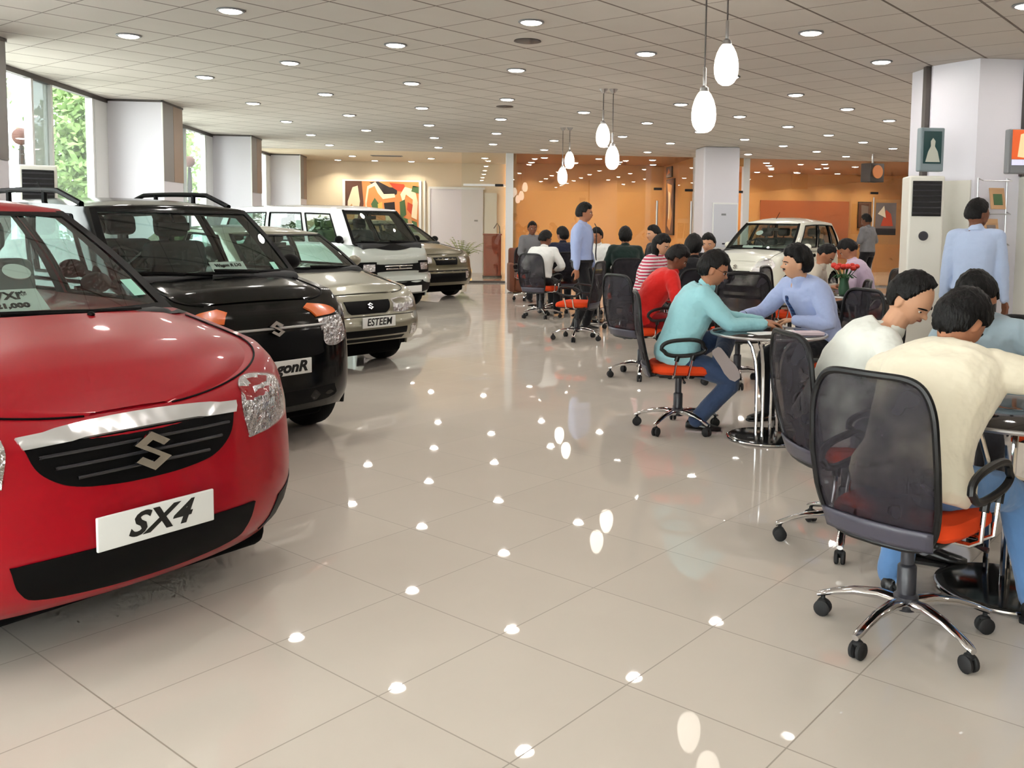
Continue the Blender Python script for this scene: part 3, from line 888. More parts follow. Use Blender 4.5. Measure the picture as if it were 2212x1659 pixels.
class Decal:
    """thin solid plates wrapped on a body surface"""
    def __init__(s, obj):
        bm = bmesh.new(); bm.from_mesh(obj.data)
        s.bvh = BVHTree.FromBMesh(bm)
        bm.free()

    def hit(s, a, b, ang):
        D = Vector((math.cos(ang), math.sin(ang), 0))
        A = Vector((-math.sin(ang), math.cos(ang), 0))
        O = A * a + Vector((0, 0, b)) + D * 3
        loc, nor, idx, dist = s.bvh.ray_cast(O, -D)
        if loc is None or dist > 4.5: return None, None
        if nor.dot(D) < 0: nor = -nor
        return loc, nor

    def plate(s, mb, outline, off=0.006, ang=0.0, grid=0.04, skirt=0.02, dome=0.0):
        out = [Vector(p[:2]) for p in outline]
        xs = [p.x for p in out]; ys = [p.y for p in out]
        pts = list(out)
        x = min(xs) + grid / 2
        def inside(q):
            c = False
            for i in range(len(out)):
                p, r = out[i - 1], out[i]
                if (p.y > q.y) != (r.y > q.y) and q.x < (r.x - p.x) * (q.y - p.y) / (r.y - p.y) + p.x: c = not c
            return c
        def edged(q): return min((q - p).length for p in out)
        while x < max(xs):
            y = min(ys) + grid / 2
            while y < max(ys):
                q = Vector((x, y))
                if inside(q) and edged(q) > grid * 0.45: pts.append(q)
                y += grid
            x += grid
        n = len(out)
        res = geometry.delaunay_2d_cdt(pts, [(i, (i + 1) % n) for i in range(n)], [list(range(n))], 1, 1e-6)
        vs, fs = res[0], res[2]
        V = {}
        span = min(max(xs) - min(xs), max(ys) - min(ys)) / 2
        for i, q in enumerate(vs):
            loc, nor = s.hit(q.x, q.y, ang)
            if loc is None: continue
            d = dome * min(1.0, (min((q - p).length for p in out)) / span) ** 0.6 if dome else 0.0
            V[i] = (mb.bm.verts.new(loc + nor * (off + d)), loc, nor)
        cnt = {}
        for f in fs:
            if all(i in V for i in f):
                try: mb.bm.faces.new([V[i][0] for i in f])
                except ValueError: continue
                for a, b in zip(f, list(f[1:]) + [f[0]]):
                    k = (min(a, b), max(a, b)); cnt.setdefault(k, []).append((a, b))
        low = {}
        for k, l in cnt.items():
            if len(l) == 1:
                a, b = l[0]
                for i in (a, b):
                    if i not in low: low[i] = mb.bm.verts.new(V[i][1] - V[i][2] * skirt)
                try: mb.bm.faces.new([V[b][0], V[a][0], low[a], low[b]])
                except ValueError: pass
        return mb

    def band(s, mb, line, w, h, ang=0.0, off=0.0):
        """a raised bar following a 2D polyline on the surface"""
        pts = []
        for a, b in line:
            loc, nor = s.hit(a, b, ang)
            if loc: pts.append((loc, nor))
        rows = []
        for i, (p, nr) in enumerate(pts):
            t = (pts[min(i + 1, len(pts) - 1)][0] - pts[max(i - 1, 0)][0]).normalized()
            sd = t.cross(nr).normalized()
            rows.append([p + sd * w / 2 - nr * 0.01, p + sd * w / 2 + nr * (h * 0.7 + off), p + nr * (h + off), p - sd * w / 2 + nr * (h * 0.7 + off), p - sd * w / 2 - nr * 0.01])
        if len(rows) > 1: mb.loft(rows)
        return mb


def wheel(root, x, y, r, w, side):
    M = Matrix.Translation((x, y, r)) @ Matrix.Rotation(-side * PI / 2, 4, 'X')
    h = w / 2
    o = MB().lathe([(0.0001, -h * .8), (r * .62, -h * .9), (r * .9, -h), (r * .985, -h * .7), (r, 0), (r * .985, h * .7), (r * .9, h), (r * .64, h * .92), (r * .6, h * .7), (0.0001, h * .7)], 36, M).build('wheel', 'tyre', root)
    mb = MB()
    mb.lathe([(r * .55, h * .7), (r * .6, h * .98), (r * .64, h * .96), (r * .62, h * .7)], 36, M)
    mb.lathe([(0.0001, h * .7), (r * .15, h * .7), (r * .14, h * 1.0), (0.0001, h * 1.02)], 20, M)
    for k in range(7):
        a = 2 * PI * k / 7
        mb.tube([M @ Vector((math.cos(a) * r * .12, math.sin(a) * r * .12, h * .92)), M @ Vector((math.cos(a) * r * .6, math.sin(a) * r * .6, h * .88))], [0.03, 0.022], 6)
    mb.build('hub_cap', 'rim', o)
    return o


def car(S):
    L_, Wd, zl = S['L'], S['W'] / 2, S['low']
    root = empty('car', W(*S['pos']), HD(S['head']), S['label'], 'car')
    pnt = S['paint']
    D, n = S['corner'], S.get('n', 2.5)
    Dr = 0.45
    # half outline: list of (x, y, weight of nose profile)
    half = []
    for i in range(25):
        ph = PI / 2 * i / 24
        c_, s_ = max(math.cos(ph), 1e-6) ** (2 / n), max(math.sin(ph), 1e-6) ** (2 / n)
        half.append((-D * (1 - c_), Wd * s_, c_))
    for i in range(1, 60):
        half.append((-D - (L_ - D - Dr) * i / 60, Wd, 0.0))
    for i in range(13):
        ph = PI / 2 * (12 - i) / 12
        c_, s_ = max(math.cos(ph), 1e-6) ** (2 / n), max(math.sin(ph), 1e-6) ** (2 / n)
        half.append((-L_ + Dr * (1 - c_), Wd * s_ if i < 12 else 0.0, -c_))
    taper = S.get('taper', [(0, 0), (0.5, 0)])
    nv = 22
    wx, wr = S['wheels'], S['wr']

    def P(i, v, sd):
        x, y, wgt = half[i]
        yy = y * sinterp(S['side'], v)
        xx = x - (sinterp(S['nose'], v) * wgt if wgt > 0 else -sinterp(S['tail'], v) * -wgt * -1 if False else 0)
        if wgt < 0: xx = x + sinterp(S['tail'], v) * (-wgt)
        top = sinterp(S['top'], -x)
        # the shoulder is lower at the nose centre line than at the fenders
        z = interp(zl, -x) + (top - interp(zl, -x)) * v
        return Vector((xx, sd * yy, z))
    bm = MB()
    nh = len(half)
    full = [(i, 1) for i in range(nh)] + [(i, -1) for i in range(nh - 2, 0, -1)]
    rows = [[P(i, v / nv, sd) for (i, sd) in full] for v in range(nv + 1)]
    vs = bm.quadgrid(rows, closed=True)
    # bottom
    bm.bm.faces.new(list(reversed(vs[0])))
    # bonnet, cowl and boot deck: rows across
    ny = 14
    crown = S.get('crown', 0.05)
    grid = []
    for i in range(nh):
        l, r = P(i, 1, 1), P(i, 1, -1)
        row = []
        for k in range(ny + 1):
            t = k / ny
            p = l.lerp(r, t)
            f = 1 - (2 * t - 1) ** 2
            lift = interp(S.get('crownx', [(0, 0.2), (0.3, 1), (1.5, 1)]), -half[i][0])
            p.z += crown * lift * f * (abs(l.y) / Wd)
            # the leading edge bows forward with the nose already
            row.append(p)
        grid.append(row)
    bm.quadgrid(grid)
    bmesh.ops.remove_doubles(bm.bm, verts=bm.bm.verts, dist=0.0008)
    # open the wheel arches
    kill = []
    for f in bm.bm.faces:
        c = f.calc_center_median()
        if abs(c.y) > Wd * 0.7:
            for x in wx:
                if (Vector((c.x, c.z)) - Vector((x, wr))).length < wr + 0.05: kill.append(f)
    bmesh.ops.delete(bm.bm, geom=list(set(kill)), context='FACES')
    body = bm.build('body', pnt, root, sharp=50)
    dc = Decal(body)
    # dark under-tray, shaped low and wide to deepen the shade beneath; wheel wells
    MB().box((-L_ / 2, 0, 0.275), (L_ - 0.5, S['W'] * 0.74, 0.27), bev=0.05).build('underbody', 'under', root)
    def yat(x):
        return Wd * (1 - max(0.0, 1 + x / D) ** n) ** (1 / n) if x > -D else Wd
    for x in wx:
        for sd in (1, -1):
            pts = []
            for k in range(17):
                a = PI * (-0.08 + 1.16 * k / 16)
                pts.append(Vector((x + math.cos(a) * (wr + 0.05), 0, wr + math.sin(a) * (wr + 0.05))))
            mb = MB()
            mb.quadgrid([[Vector((p.x, sd * yat(p.x) * .975, p.z)) for p in pts], [Vector((p.x, sd * Wd * 0.55, p.z)) for p in pts]])
            mb.build('wheel_arch', 'under', root)
            mb = MB().tube([Vector((p.x, sd * (yat(p.x) * (.965 + .03 * min(1, max(0, p.z / .5))) - 0.010), p.z)) for p in pts], 0.016, 6)
            mb.build('arch_lip', pnt, root)
            wheel(root, x, sd * (Wd - 0.095), wr, 0.17, sd)
    # ---- cabin
    G = S['cab']
    bx, by, bc = G['base_front'], G['base_w'] / 2, G.get('curve', 0.16)     # x of the screen's lower corners
    tx, ty, tc = G['top_front'], G['top_w'] / 2, G.get('curve_top', 0.07)
    zb, zt = G['base_z'], G['top_z']
    rbx, rtx = G['base_rear'], G['top_rear']
    nW, nS, nR = 14, 30, 8
    ring = []       # (base, top) pairs for the half from front centre to rear centre, y>=0
    for k in range(nW + 1):
        t = k / nW
        ring.append((Vector((bx + bc * (1 - t * t), by * t, zb - 0.0)), Vector((tx + tc * (1 - t * t), ty * t, zt + 0.0)), 'w'))
    pil = G.get('pillar', 0.10)
    for k in range(nS + 1):
        t = k / nS
        xb = bx - pil * 0.6 + (rbx - bx + pil * 0.6) * t
        xt = tx - pil * 0.9 + (rtx - tx + pil * 0.9) * t
        bl = 4 * 0.02 * t * (1 - t)
        ring.append((Vector((xb, by + 0.025 + bl, zb)), Vector((xt, ty + 0.025 + bl, zt + G.get('arc', 0.03) * 4 * t * (1 - t))), 's'))
    for k in range(1, nR + 1):
        t = 1 - k / nR
        ring.append((Vector((rbx - 0.08 * (1 - t * t) - 0.03, by * t, zb)), Vector((rtx - 0.05 * (1 - t * t) - 0.03, ty * t, zt)), 'r'))
    nvv = 10

    def Q(i, v, sd, off=0.0):
        b, t, _ = ring[i]
        p = b.lerp(t, v)
        bulge = math.sin(PI * v) * G.get('bulge', 0.025)
        out = Vector((p.x - (bx + rbx) / 2, p.y * 1.6, 0)).normalized()
        p = p + out * (bulge + off)
        p.z += off * 0.3
        return Vector((p.x, p.y * sd, p.z))
    iA = nW + 1
    xs0 = iA + int(nS * G['win'][0][0]);
    vlo, vhi = G.get('vlo', 0.07), G.get('vhi', 0.9)
    # painted frame: everything except the panes
    frame = MB()
    def strip(mb, i0, i1, v0, v1, sd, off=0.0, nvs=None):
        nvs = nvs or max(2, int((v1 - v0) * nvv) + 1)
        mb.quadgrid([[Q(i, v0 + (v1 - v0) * k / nvs, sd, off) for i in range(i0, i1 + 1)] for k in range(nvs + 1)], flip=sd < 0)
    fl = G.get('wind', (0.04, 0.955))
    for sd in (1, -1):
        strip(frame, 0, nW, 0, fl[0], sd); strip(frame, 0, nW, fl[1], 1, sd)
        strip(frame, nW, iA, 0, 1, sd)
        last = iA
        for (a, b) in G['win']:
            ia, ib = iA + round(nS * a), iA + round(nS * b)
            strip(frame, last, ia, 0, 1, sd)
            strip(frame, ia, ib, 0, vlo, sd); strip(frame, ia, ib, vhi, 1, sd)
            last = ib
        strip(frame, last, iA + nS, 0, 1, sd)
        e = len(ring) - 1
        strip(frame, iA + nS, e, 0, 0.12, sd); strip(frame, iA + nS, e, 0.88, 1, sd)
    # roof skin
    rws = []
    for i in range(len(ring)):
        l, r = Q(i, 1, 1), Q(i, 1, -1)
        row = []
        for k in range(13):
            t = k / 12
            p = l.lerp(r, t)
            # roof dome along and across
            s = min(1, max(0, (tx + tc - l.x) / 0.35)); s2 = min(1, max(0, (l.x - rtx + 0.08) / 0.35))
            p.z += G.get('dome', 0.05) * (1 - (2 * t - 1) ** 2) * (0.35 + 0.65 * math.sin(s * PI / 2)) * (0.35 + 0.65 * math.sin(s2 * PI / 2)) * min(1, abs(l.y) / ty * 1.5)
            row.append(p)
        rws.append(row)
    frame.quadgrid(rws)
    bmesh.ops.remove_doubles(frame.bm, verts=frame.bm.verts, dist=0.0008)
    frame.build('cabin', S.get('cabpaint', pnt), root, sharp=35)
    inner = MB()
    for sd in (1, -1):
        strip(inner, nW, iA, 0, 1, sd, -0.02)
        last = iA
        for (a, b) in G['win']:
            ia, ib = iA + round(nS * a), iA + round(nS * b)
            strip(inner, last, ia, 0, 1, sd, -0.02); strip(inner, ia, ib, 0, vlo, sd, -0.02); strip(inner, ia, ib, vhi, 1, sd, -0.02)
            last = ib
        strip(inner, last, iA + nS, 0, 1, sd, -0.02)
    inner.build('pillar_trim', 'dash', root)
    mb = MB()
    for sd in (1, -1): strip(mb, 0, nW, fl[0] - 0.01, fl[1] + 0.01, sd, -0.004, 8)
    bmesh.ops.remove_doubles(mb.bm, verts=mb.bm.verts, dist=0.0008)
    mb.build('windscreen', 'windscreen', root)
    # black surround of the windscreen
    mb = MB()
    for sd in (1, -1):
        strip(mb, 0, nW, fl[0] - 0.01, fl[0] + 0.05, sd, 0.003, 2)
        strip(mb, 0, nW, fl[1] - 0.03, fl[1] + 0.012, sd, 0.003, 2)
        strip(mb, nW - 1, nW, 0.02, 0.98, sd, 0.004, 10)
    mb.build('windscreen_surround', 'trimblack', root)
    mb = MB()
    for sd in (1, -1):
        e = len(ring) - 1
        strip(mb, iA + nS, e, 0.12, 0.88, sd, -0.004)
    mb.build('rear_window', 'windscreen', root)
    for sd in (1, -1):
        for (a, b) in G['win']:
            ia, ib = iA + round(nS * a), iA + round(nS * b)
            mb = MB(); strip(mb, ia, ib, vlo, vhi, sd, -0.004)
            mb.build('side_window', 'windscreen', root)
            mb = MB()
            for v in (vlo, vhi): mb.tube([Q(i, v, sd, 0.004) for i in range(ia, ib + 1)], 0.012, 5)
            for i in (ia, ib): mb.tube([Q(i, vlo + (vhi - vlo) * k / 8, sd, 0.004) for k in range(9)], 0.012, 5)
            mb.build('window_seal', 'trimblack', root)
    # headlining
    MB().grid([[Q(i, 0.955, sd, -0.05) for i in range(2, len(ring) - 2)] for sd in (1, -1)]).build('headlining', 'liner', root)
    # ---- inside
    dxx = bx + 0.02
    mb = MB().box((dxx - 0.22, 0, zb - 0.05), (0.66, by * 1.85, 0.16), bev=0.05)
    mb.build('dashboard', 'dash', root)
    st = MB()
    Ms = Matrix.Translation((dxx - 0.55, -by * 0.48, zb + 0.03)) @ Matrix.Rotation(R(65), 4, 'Y')
    st.tube([Ms @ Vector((math.cos(2 * PI * k / 24) * 0.18, math.sin(2 * PI * k / 24) * 0.18, 0)) for k in range(24)], 0.016, 8, closed=True)
    st.tube([Ms @ Vector((-0.17, 0, 0)), Ms @ Vector((0, 0, 0.02)), Ms @ Vector((0.0, 0, 0.3))], [0.02, 0.04, 0.03], 8)
    st.tube([Ms @ Vector((0, -0.17, 0)), Ms @ Vector((0, 0, 0.01)), Ms @ Vector((0, 0.17, 0))], [0.018, 0.03, 0.018], 8)
    st.build('steering_wheel', 'dash', root)
    sz = zb - 0.42
    rowsx = S.get('seats', [dxx - 0.95, dxx - 1.75])
    for ri, sx in enumerate(rowsx):
        for sy in (1, -1):
            mb = MB()
            mb.box((sx + 0.22, sy * by * 0.47, sz), (0.5, 0.5, 0.14), bev=0.05)
            mb.box((sx - 0.06, sy * by * 0.47, sz + 0.34), (0.15, 0.48, 0.62), Matrix.Rotation(R(-12), 3, 'Y'), bev=0.06)
            o = mb.build('seat', S.get('seatmat', 'seatcloth'), root)
            MB().box((sx - 0.16, sy * by * 0.47, sz + 0.76), (0.11, 0.26, 0.17), Matrix.Rotation(R(-10), 3, 'Y'), bev=0.05).tube([(sx - 0.14, sy * by * 0.47, sz + 0.6), (sx - 0.15, sy * by * 0.47, sz + 0.75)], 0.02, 6).build('headrest', S.get('seatmat', 'seatcloth'), o)
    MB().box((-L_ * 0.5, 0, sz - 0.1), (L_ * 0.62, by * 1.9, 0.04)).build('cabin_floor', 'dash', root)
    # mirror inside
    MB().box((tx + 0.02, 0, zt - 0.13), (0.03, 0.24, 0.06), bev=0.01).tube([(tx + 0.02, 0, zt - 0.1), (tx - 0.02, 0, zt - 0.02)], 0.012, 6).build('rear_view_mirror', 'dash', root)
    # wipers
    for (ya, yb) in S.get('wipers', ((by * 0.72, -by * 0.05), (-by * 0.1, -by * 0.8))):
        pts = []
        for k in range(9):
            t = k / 8
            y = ya + (yb - ya) * t
            u = min(1.0, abs(y) / by)
            fi = u * nW
            i0 = int(min(fi, nW - 1)); fr = fi - i0
            v = 0.045 + 0.06 * t
            p = Q(i0, v, 1 if y >= 0 else -1, 0.02).lerp(Q(i0 + 1, v, 1 if y >= 0 else -1, 0.02), fr)
            pts.append(p)
        MB().tube(pts, [0.013, 0.012, 0.011, 0.010, 0.012, 0.012, 0.011, 0.010, 0.008], 6).tube([p + Vector((0.008, 0, -0.006)) for p in pts[3:]], 0.009, 5).build('wiper', 'trimblack', root)
    # scuttle below the screen
    mb = MB()
    a = [Q(i, 0.0, 1, 0.0) for i in range(nW, -1, -1)] + [Q(i, 0.0, -1, 0.0) for i in range(1, nW + 1)]
    hd = S.get('cowl_gap', 0.07)
    r1 = [p + Vector((0.0, 0, 0.014)) for p in a]
    r2 = []
    for p in a:
        hx = p.x + hd
        loc, nor, ix, ds = dc.bvh.ray_cast(Vector((hx, p.y * 0.99, 3)), Vector((0, 0, -1)))
        r2.append((loc + Vector((0, 0, 0.006))) if loc else Vector((hx, p.y, zb)))
    mb.quadgrid([r1, r2])
    mb.build('scuttle', 'trimblack', root)
    # mirrors outside
    for sd in (1, -1):
        i = iA + S.get('mirror_i', 2)
        p = Q(i, 0.08, sd, 0.0)
        mb = MB()
        mb.ball(p + Vector((0.02, sd * 0.10, 0.04)), (0.045, 0.085, 0.06), u=16, v=10)
        mb.tube([p + Vector((0, 0, 0.0)), p + Vector((0.01, sd * 0.07, 0.01))], [0.03, 0.022], 6)
        mb.build('door_mirror', S.get('mirror', pnt), root)
    # bonnet with its own edge
    mb = MB()
    if S.get('bonnet'):
        b0, b1, wfr = S['bonnet']
        ids = [i for i in range(nh) if half[i][2] >= 0 and b0 <= -P(i, 1, 1).x <= b1 and abs(P(i, 1, 1).y) > 0.16]
        g2 = []
        for i in ids:
            l, r = P(i, 1, 1), P(i, 1, -1)
            row = []
            for k in range(15):
                t = (1 - wfr) / 2 + wfr * k / 14
                p = l.lerp(r, t)
                loc, nor, ix, ds = dc.bvh.ray_cast(Vector((p.x, p.y, 3)), Vector((0, 0, -1)))
                z = loc.z if loc else p.z
                row.append(Vector((p.x, p.y, z + (0.009 if 0 < k < 14 else -0.006))))
            g2.append(row)
        mb.quadgrid(g2)
        # dark shut line round it
        mb.build('bonnet', pnt, root, sharp=60)
        ln = MB()
        for kk in (0, 14): ln.tube([g2[q][kk] + Vector((0, (0.004 if kk == 0 else -0.004), 0.008)) for q in range(len(g2))], 0.004, 5)
        ln.build('shut_line', 'trimblack', root)
    # ---- face of the car; raised black plates paint in the dark of its openings
    for it in S['face']:
        nm, mat_, outl, kw = it
        mb = MB()
        kw = dict(kw)
        both = kw.pop('both', False)
        ang = R(kw.pop('ang', 0))
        bar = kw.pop('bar', None)
        sm = kw.pop('smooth', 5)
        for sd in ((1, -1) if both else (1,)):
            pl = [((p[0] * sd),) + tuple(p[1:]) for p in outl]
            if sd < 0: pl = list(reversed(pl))
            if bar:
                cv = poly_curve(pl, 8, closed=False) + [pl[-1][:2]]
                dc.band(mb, cv, bar[0], bar[1], ang * sd, bar[2] if len(bar) > 2 else 0)
            else:
                dc.plate(mb, poly_curve(pl, sm), ang=ang * sd, **kw)
            if both:
                mb.build(nm, mat_, root, sharp=50); mb = MB()
        if not both: mb.build(nm, mat_, root, sharp=50)
        else: mb.bm.free()
    # emblem
    if 'emblem' in S:
        y0, z0, sc, th, mt = S['emblem']
        loc, nor = dc.hit(y0, z0, 0)
        pts = [(0, 1), (1, .42), (.62, .20), (.02, .56), (-.36, .34), (1, -.42), (0, -1), (-1, -.42), (-.62, -.20), (-.02, -.56), (.36, -.34), (-1, .42)]
        zax = nor
        xax = Vector((0, 0, 1)).cross(zax).normalized(); yax = zax.cross(xax)
        Mx = Matrix((xax, yax, zax)).transposed().to_4x4(); Mx.translation = loc + nor * th
        MB().prism([(-a * sc * 0.95 * -1, b * sc) for a, b in pts], Mx, 0.014).build('emblem', mt, root, smooth=False)
    # number plate
    if 'plate' in S:
        y0, z0, w, h, off, txt, shear, bold, tw = S['plate']
        l1, _ = dc.hit(y0 - w / 3, z0, 0); l2, _ = dc.hit(y0 + w / 3, z0, 0)
        xx = max(l1.x, l2.x, dc.hit(y0, z0, 0)[0].x) + off
        o = MB().box((xx, y0, z0), (0.012, w, h), bev=0.004).build('number_plate', 'plate', root)
        Mx = Matrix.Translation((xx + 0.0065, y0, z0)) @ Matrix(((0, 0, 1, 0), (1, 0, 0, 0), (0, 1, 0, 0), (0, 0, 0, 1)))
        if txt: text_mesh('lettering', txt, h * 0.95, 'ink', o, Mx, shear, bold, tw)
    for fn in S.get('extra', []): fn(root, dc, Q, G, S, ring)
    return root


def roof_rails(root, dc, Q, G, S, ring):
    for sd in (1, -1):
        pts = []
        n0, n1 = 16, 42
        for k in range(n0, n1):
            p = Q(k, 1.0, sd, 0.0)
            t = (k - n0) / (n1 - 1 - n0)
            h = 0.075 * min(1, 5 * t, 5 * (1 - t)) + 0.015
            pts.append(Vector((p.x, p.y - sd * 0.05, p.z + h)))
        MB().tube(pts, 0.019, 8).tube([pts[8], pts[8] - Vector((0, 0, 0.1))], 0.02, 6).tube([pts[17], pts[17] - Vector((0, 0, 0.1))], 0.02, 6).build('roof_rail', 'trimblack', root)
    MB().tube([(G['top_rear'] + 0.1, 0.0, G['top_z'] + 0.04), (G['top_rear'] - 0.1, 0, G['top_z'] + 0.22)], 0.007, 6).build('aerial', 'trimblack', root)


def aerial_front(root, dc, Q, G, S, ring):
    MB().tube([(G['top_front'] - 0.1, 0.0, G['top_z'] + 0.05), (G['top_front'] - 0.28, 0, G['top_z'] + 0.2)], 0.006, 6).build('aerial', 'trimblack', root)


def screen_card(y, v, w, h, lines, lie=0.0, name='price_card', sz=0.06):
    def fn(root, dc, Q, G, S, ring):
        bx, zb = G['base_front'], G['base_z']
        rx = G['top_front'] - bx; rzz = G['top_z'] - zb
        x = bx + G.get('curve', 0.16) * (1 - (y / (G['base_w'] / 2)) ** 2) + rx * v - 0.05
        z = zb + rzz * v
        a = math.atan2(-rx, rzz) + lie
        Mx = Matrix.Translation((x, y, z)) @ Matrix.Rotation(-a, 4, 'Y') @ Matrix(((0, 0, 1, 0), (1, 0, 0, 0), (0, 1, 0, 0), (0, 0, 0, 1)))
        mb = MB(); mb.prism([(-w / 2, -h / 2), (w / 2, -h / 2), (w / 2, h / 2), (-w / 2, h / 2)], Mx, 0.004)
        o = mb.build(name, 'paper', root, smooth=False)
        for q, (t, s, dy, ww) in enumerate(lines):
            text_mesh('lettering', t, s, 'ink', o, Mx @ Matrix.Translation((0, dy, 0.006)), 0.1, 0.002, ww)
    return fn


def round_card(y, v, r):
    def fn(root, dc, Q, G, S, ring):
        bx, zb = G['base_front'], G['base_z']
        x = bx + G.get('curve', 0.16) * (1 - (y / (G['base_w'] / 2)) ** 2) + (G['top_front'] - bx) * v - 0.06
        z = zb + (G['top_z'] - zb) * v
        a = math.atan2(-(G['top_front'] - bx), (G['top_z'] - zb))
        Mx = Matrix.Translation((x, y, z)) @ Matrix.Rotation(-a, 4, 'Y') @ Matrix.Rotation(PI / 2, 4, 'Y')
        MB().lathe([(0.0001, 0), (r, 0), (r, 0.004), (0.0001, 0.004)], 28, Mx).build('round_card', 'paper', root, smooth=False)
    return fn


def sticker(y, v, w, h):
    def fn(root, dc, Q, G, S, ring):
        nW = 14
        u = abs(y) / (G['base_w'] / 2) * nW
        i0 = int(u); fr = u - i0; sd = 1 if y >= 0 else -1
        f = lambda dv, du: Q(int(u + du), v + dv, sd, 0.006).lerp(Q(int(u + du) + 1, v + dv, sd, 0.006), (u + du) - int(u + du))
        hw = w / G['base_w'] * nW; hv = h / 2 / max(0.3, G['top_z'] - G['base_z'])
        MB().grid([[f(-hv, -hw), f(-hv, hw)], [f(hv, -hw), f(hv, hw)]]).build('sticker', 'sticker', root, smooth=False)
    return fn


def bonnet_jets(root, dc, Q, G, S, ring):
    x = S.get('jetx', -0.75)
    for y in (0.28, -0.28):
        loc, nor, ix, ds = dc.bvh.ray_cast(Vector((x, y, 3)), Vector((0, 0, -1)))
        MB().ball(loc + Vector((0, 0, 0.012)), (0.02, 0.014, 0.012), u=10, v=6).build('washer_jet', 'trimblack', root)


def side_bits(root, dc, Q, G, S, ring):
    Wd = S['W'] / 2
    for sd in (1, -1):
        for x in (-1.95, -2.75):
            loc, nor, ix, ds = dc.bvh.ray_cast(Vector((x, sd * 3, .92)), Vector((0, -sd, 0)))
            if loc: MB().ball(loc + Vector((0, sd * .008, 0)), (.06, .02, .035), u=12, v=8).build('door_handle', 'trimblack', root)
        mb = MB(); dc.plate(mb, [(sd * a, b) for a, b in ((1.96, .86), (2.16, .84), (2.18, 1.03), (2.0, 1.06))], off=.006, ang=sd * R(130), grid=.06)
        mb.build('tail_lamp', 'redlamp', root)


RED = pm('red car paint', (156, 4, 24), 0.35, spec=0.2, coat=0.35)
BLACKP = pm('black car paint', (3, 4, 5), 0.12, spec=0.35)
BEIGE = paint('silver beige car paint', (134, 131, 114), 0.5, 0.32)
GREYV = paint('light silver van paint', (178, 186, 180), 0.3, 0.35)
VANW = paint('white van paint', (232, 234, 236), 0.0, 0.35)
WHITEP = paint('white car paint', (226, 228, 216), 0.05, 0.3)
GOLD = paint('gold beige car paint', (98, 92, 70), 0.45, 0.32)

car(dict(pos=(-1.43, 3.06), head=-35, L=4.1, W=1.74, low=[(0, .22), (.4, .2), (4.1, .22)], corner=0.55, n=2.1,
    label='glossy red hatchback with white SX4 plate, nearest the camera', paint=RED,
    side=[(0, .90), (.15, .965), (.45, 1.0), (.75, .985), (.92, .95), (1, .90)],
    nose=[(0, .10), (.12, .02), (.3, -.02), (.5, .0), (.7, .02), (.86, .035), (.95, .06), (1, .13)],
    tail=[(0, .08), (.3, 0), (.7, .03), (1, .2)],
    top=[(0, .825), (.15, .875), (.5, .96), (.9, 1.03), (1.2, 1.07), (2.2, 1.08), (3.6, 1.1), (4.1, 1.08)], crown=0.05,
    wheels=(-0.86, -3.35), wr=0.315, bonnet=(0.12, 1.0, 0.93), cowl_gap=0.12, mirror_i=10, mirror='trimblack',
    cab=dict(base_front=-1.13, base_w=1.56, curve=.17, top_front=-1.86, top_w=1.22, curve_top=.10, base_z=1.05, top_z=1.53, base_rear=-3.95, top_rear=-3.45,
             win=[(.05, .36), (.40, .66), (.70, .86)], dome=.06, bulge=.03),
    seatmat='seatplastic', jetx=-0.93,
    face=[('grille', 'trimblack', [(-.375, .775, 1), (-.34, .69), (-.26, .635), (-.14, .615), (0, .61), (.14, .615), (.26, .635), (.34, .69), (.375, .775, 1), (.2, .785), (0, .79), (-.2, .785)], dict(off=.004, grid=.04)),
          ('chrome_bar', 'chromebar', [(-.39, .80, 1), (-.2, .812), (0, .816), (.2, .812), (.39, .80, 1), (.375, .765, 1), (.2, .775), (0, .778), (-.2, .775), (-.375, .765, 1)], dict(off=.014, grid=.03)),
          ('grille_slat', 'slat', [(-.33, .735), (0, .742), (.33, .735)], dict(bar=(.010, .010, .004))),
          ('grille_slat', 'slat', [(-.29, .695), (0, .70), (.29, .695)], dict(bar=(.010, .010, .004))),
          ('grille_slat', 'slat', [(-.23, .655), (0, .66), (.23, .655)], dict(bar=(.010, .010, .004))),
          ('headlamp', 'lampbowl', [(.40, .655, 1), (.395, .78), (.47, .845), (.58, .872), (.70, .84), (.745, .75), (.71, .69), (.56, .665)], dict(off=.003, ang=38, both=True, grid=.05)),
          ('headlamp_glass', 'lampglass', [(.40, .655, 1), (.395, .78), (.47, .845), (.58, .872), (.70, .84), (.745, .75), (.71, .69), (.56, .665)], dict(off=.010, ang=38, both=True, grid=.05, dome=.012)),
          ('lower_intake', 'trimblack', [(-.44, .415, 1), (-.41, .33), (-.33, .285), (0, .27), (.33, .285), (.40, .33), (.43, .415, 1), (.2, .425), (-.2, .425)], dict(off=.009, grid=.05)),
          ('fog_shade_plate', 'trimblack', [(.56, .38, 1), (.86, .43, 1), (.88, .31), (.80, .27, 1), (.52, .25, 1)], dict(off=.004, ang=40, both=True, grid=.05)),  # black plate on the surface, painted as the shade of a recess
          ],
    emblem=(0, .70, .066, .022, 'chrome'), plate=(0, .47, .42, .115, .012, 'SX4', .35, .003, .24),
    extra=[bonnet_jets, screen_card(.0, .19, .38, .15, [('SX4 VXi*', .07, .028, .27), ('Rs. 5,21,000', .042, -.038, .24)]), round_card(.17, .42, .055), sticker(.655, .24, .07, .07)]))

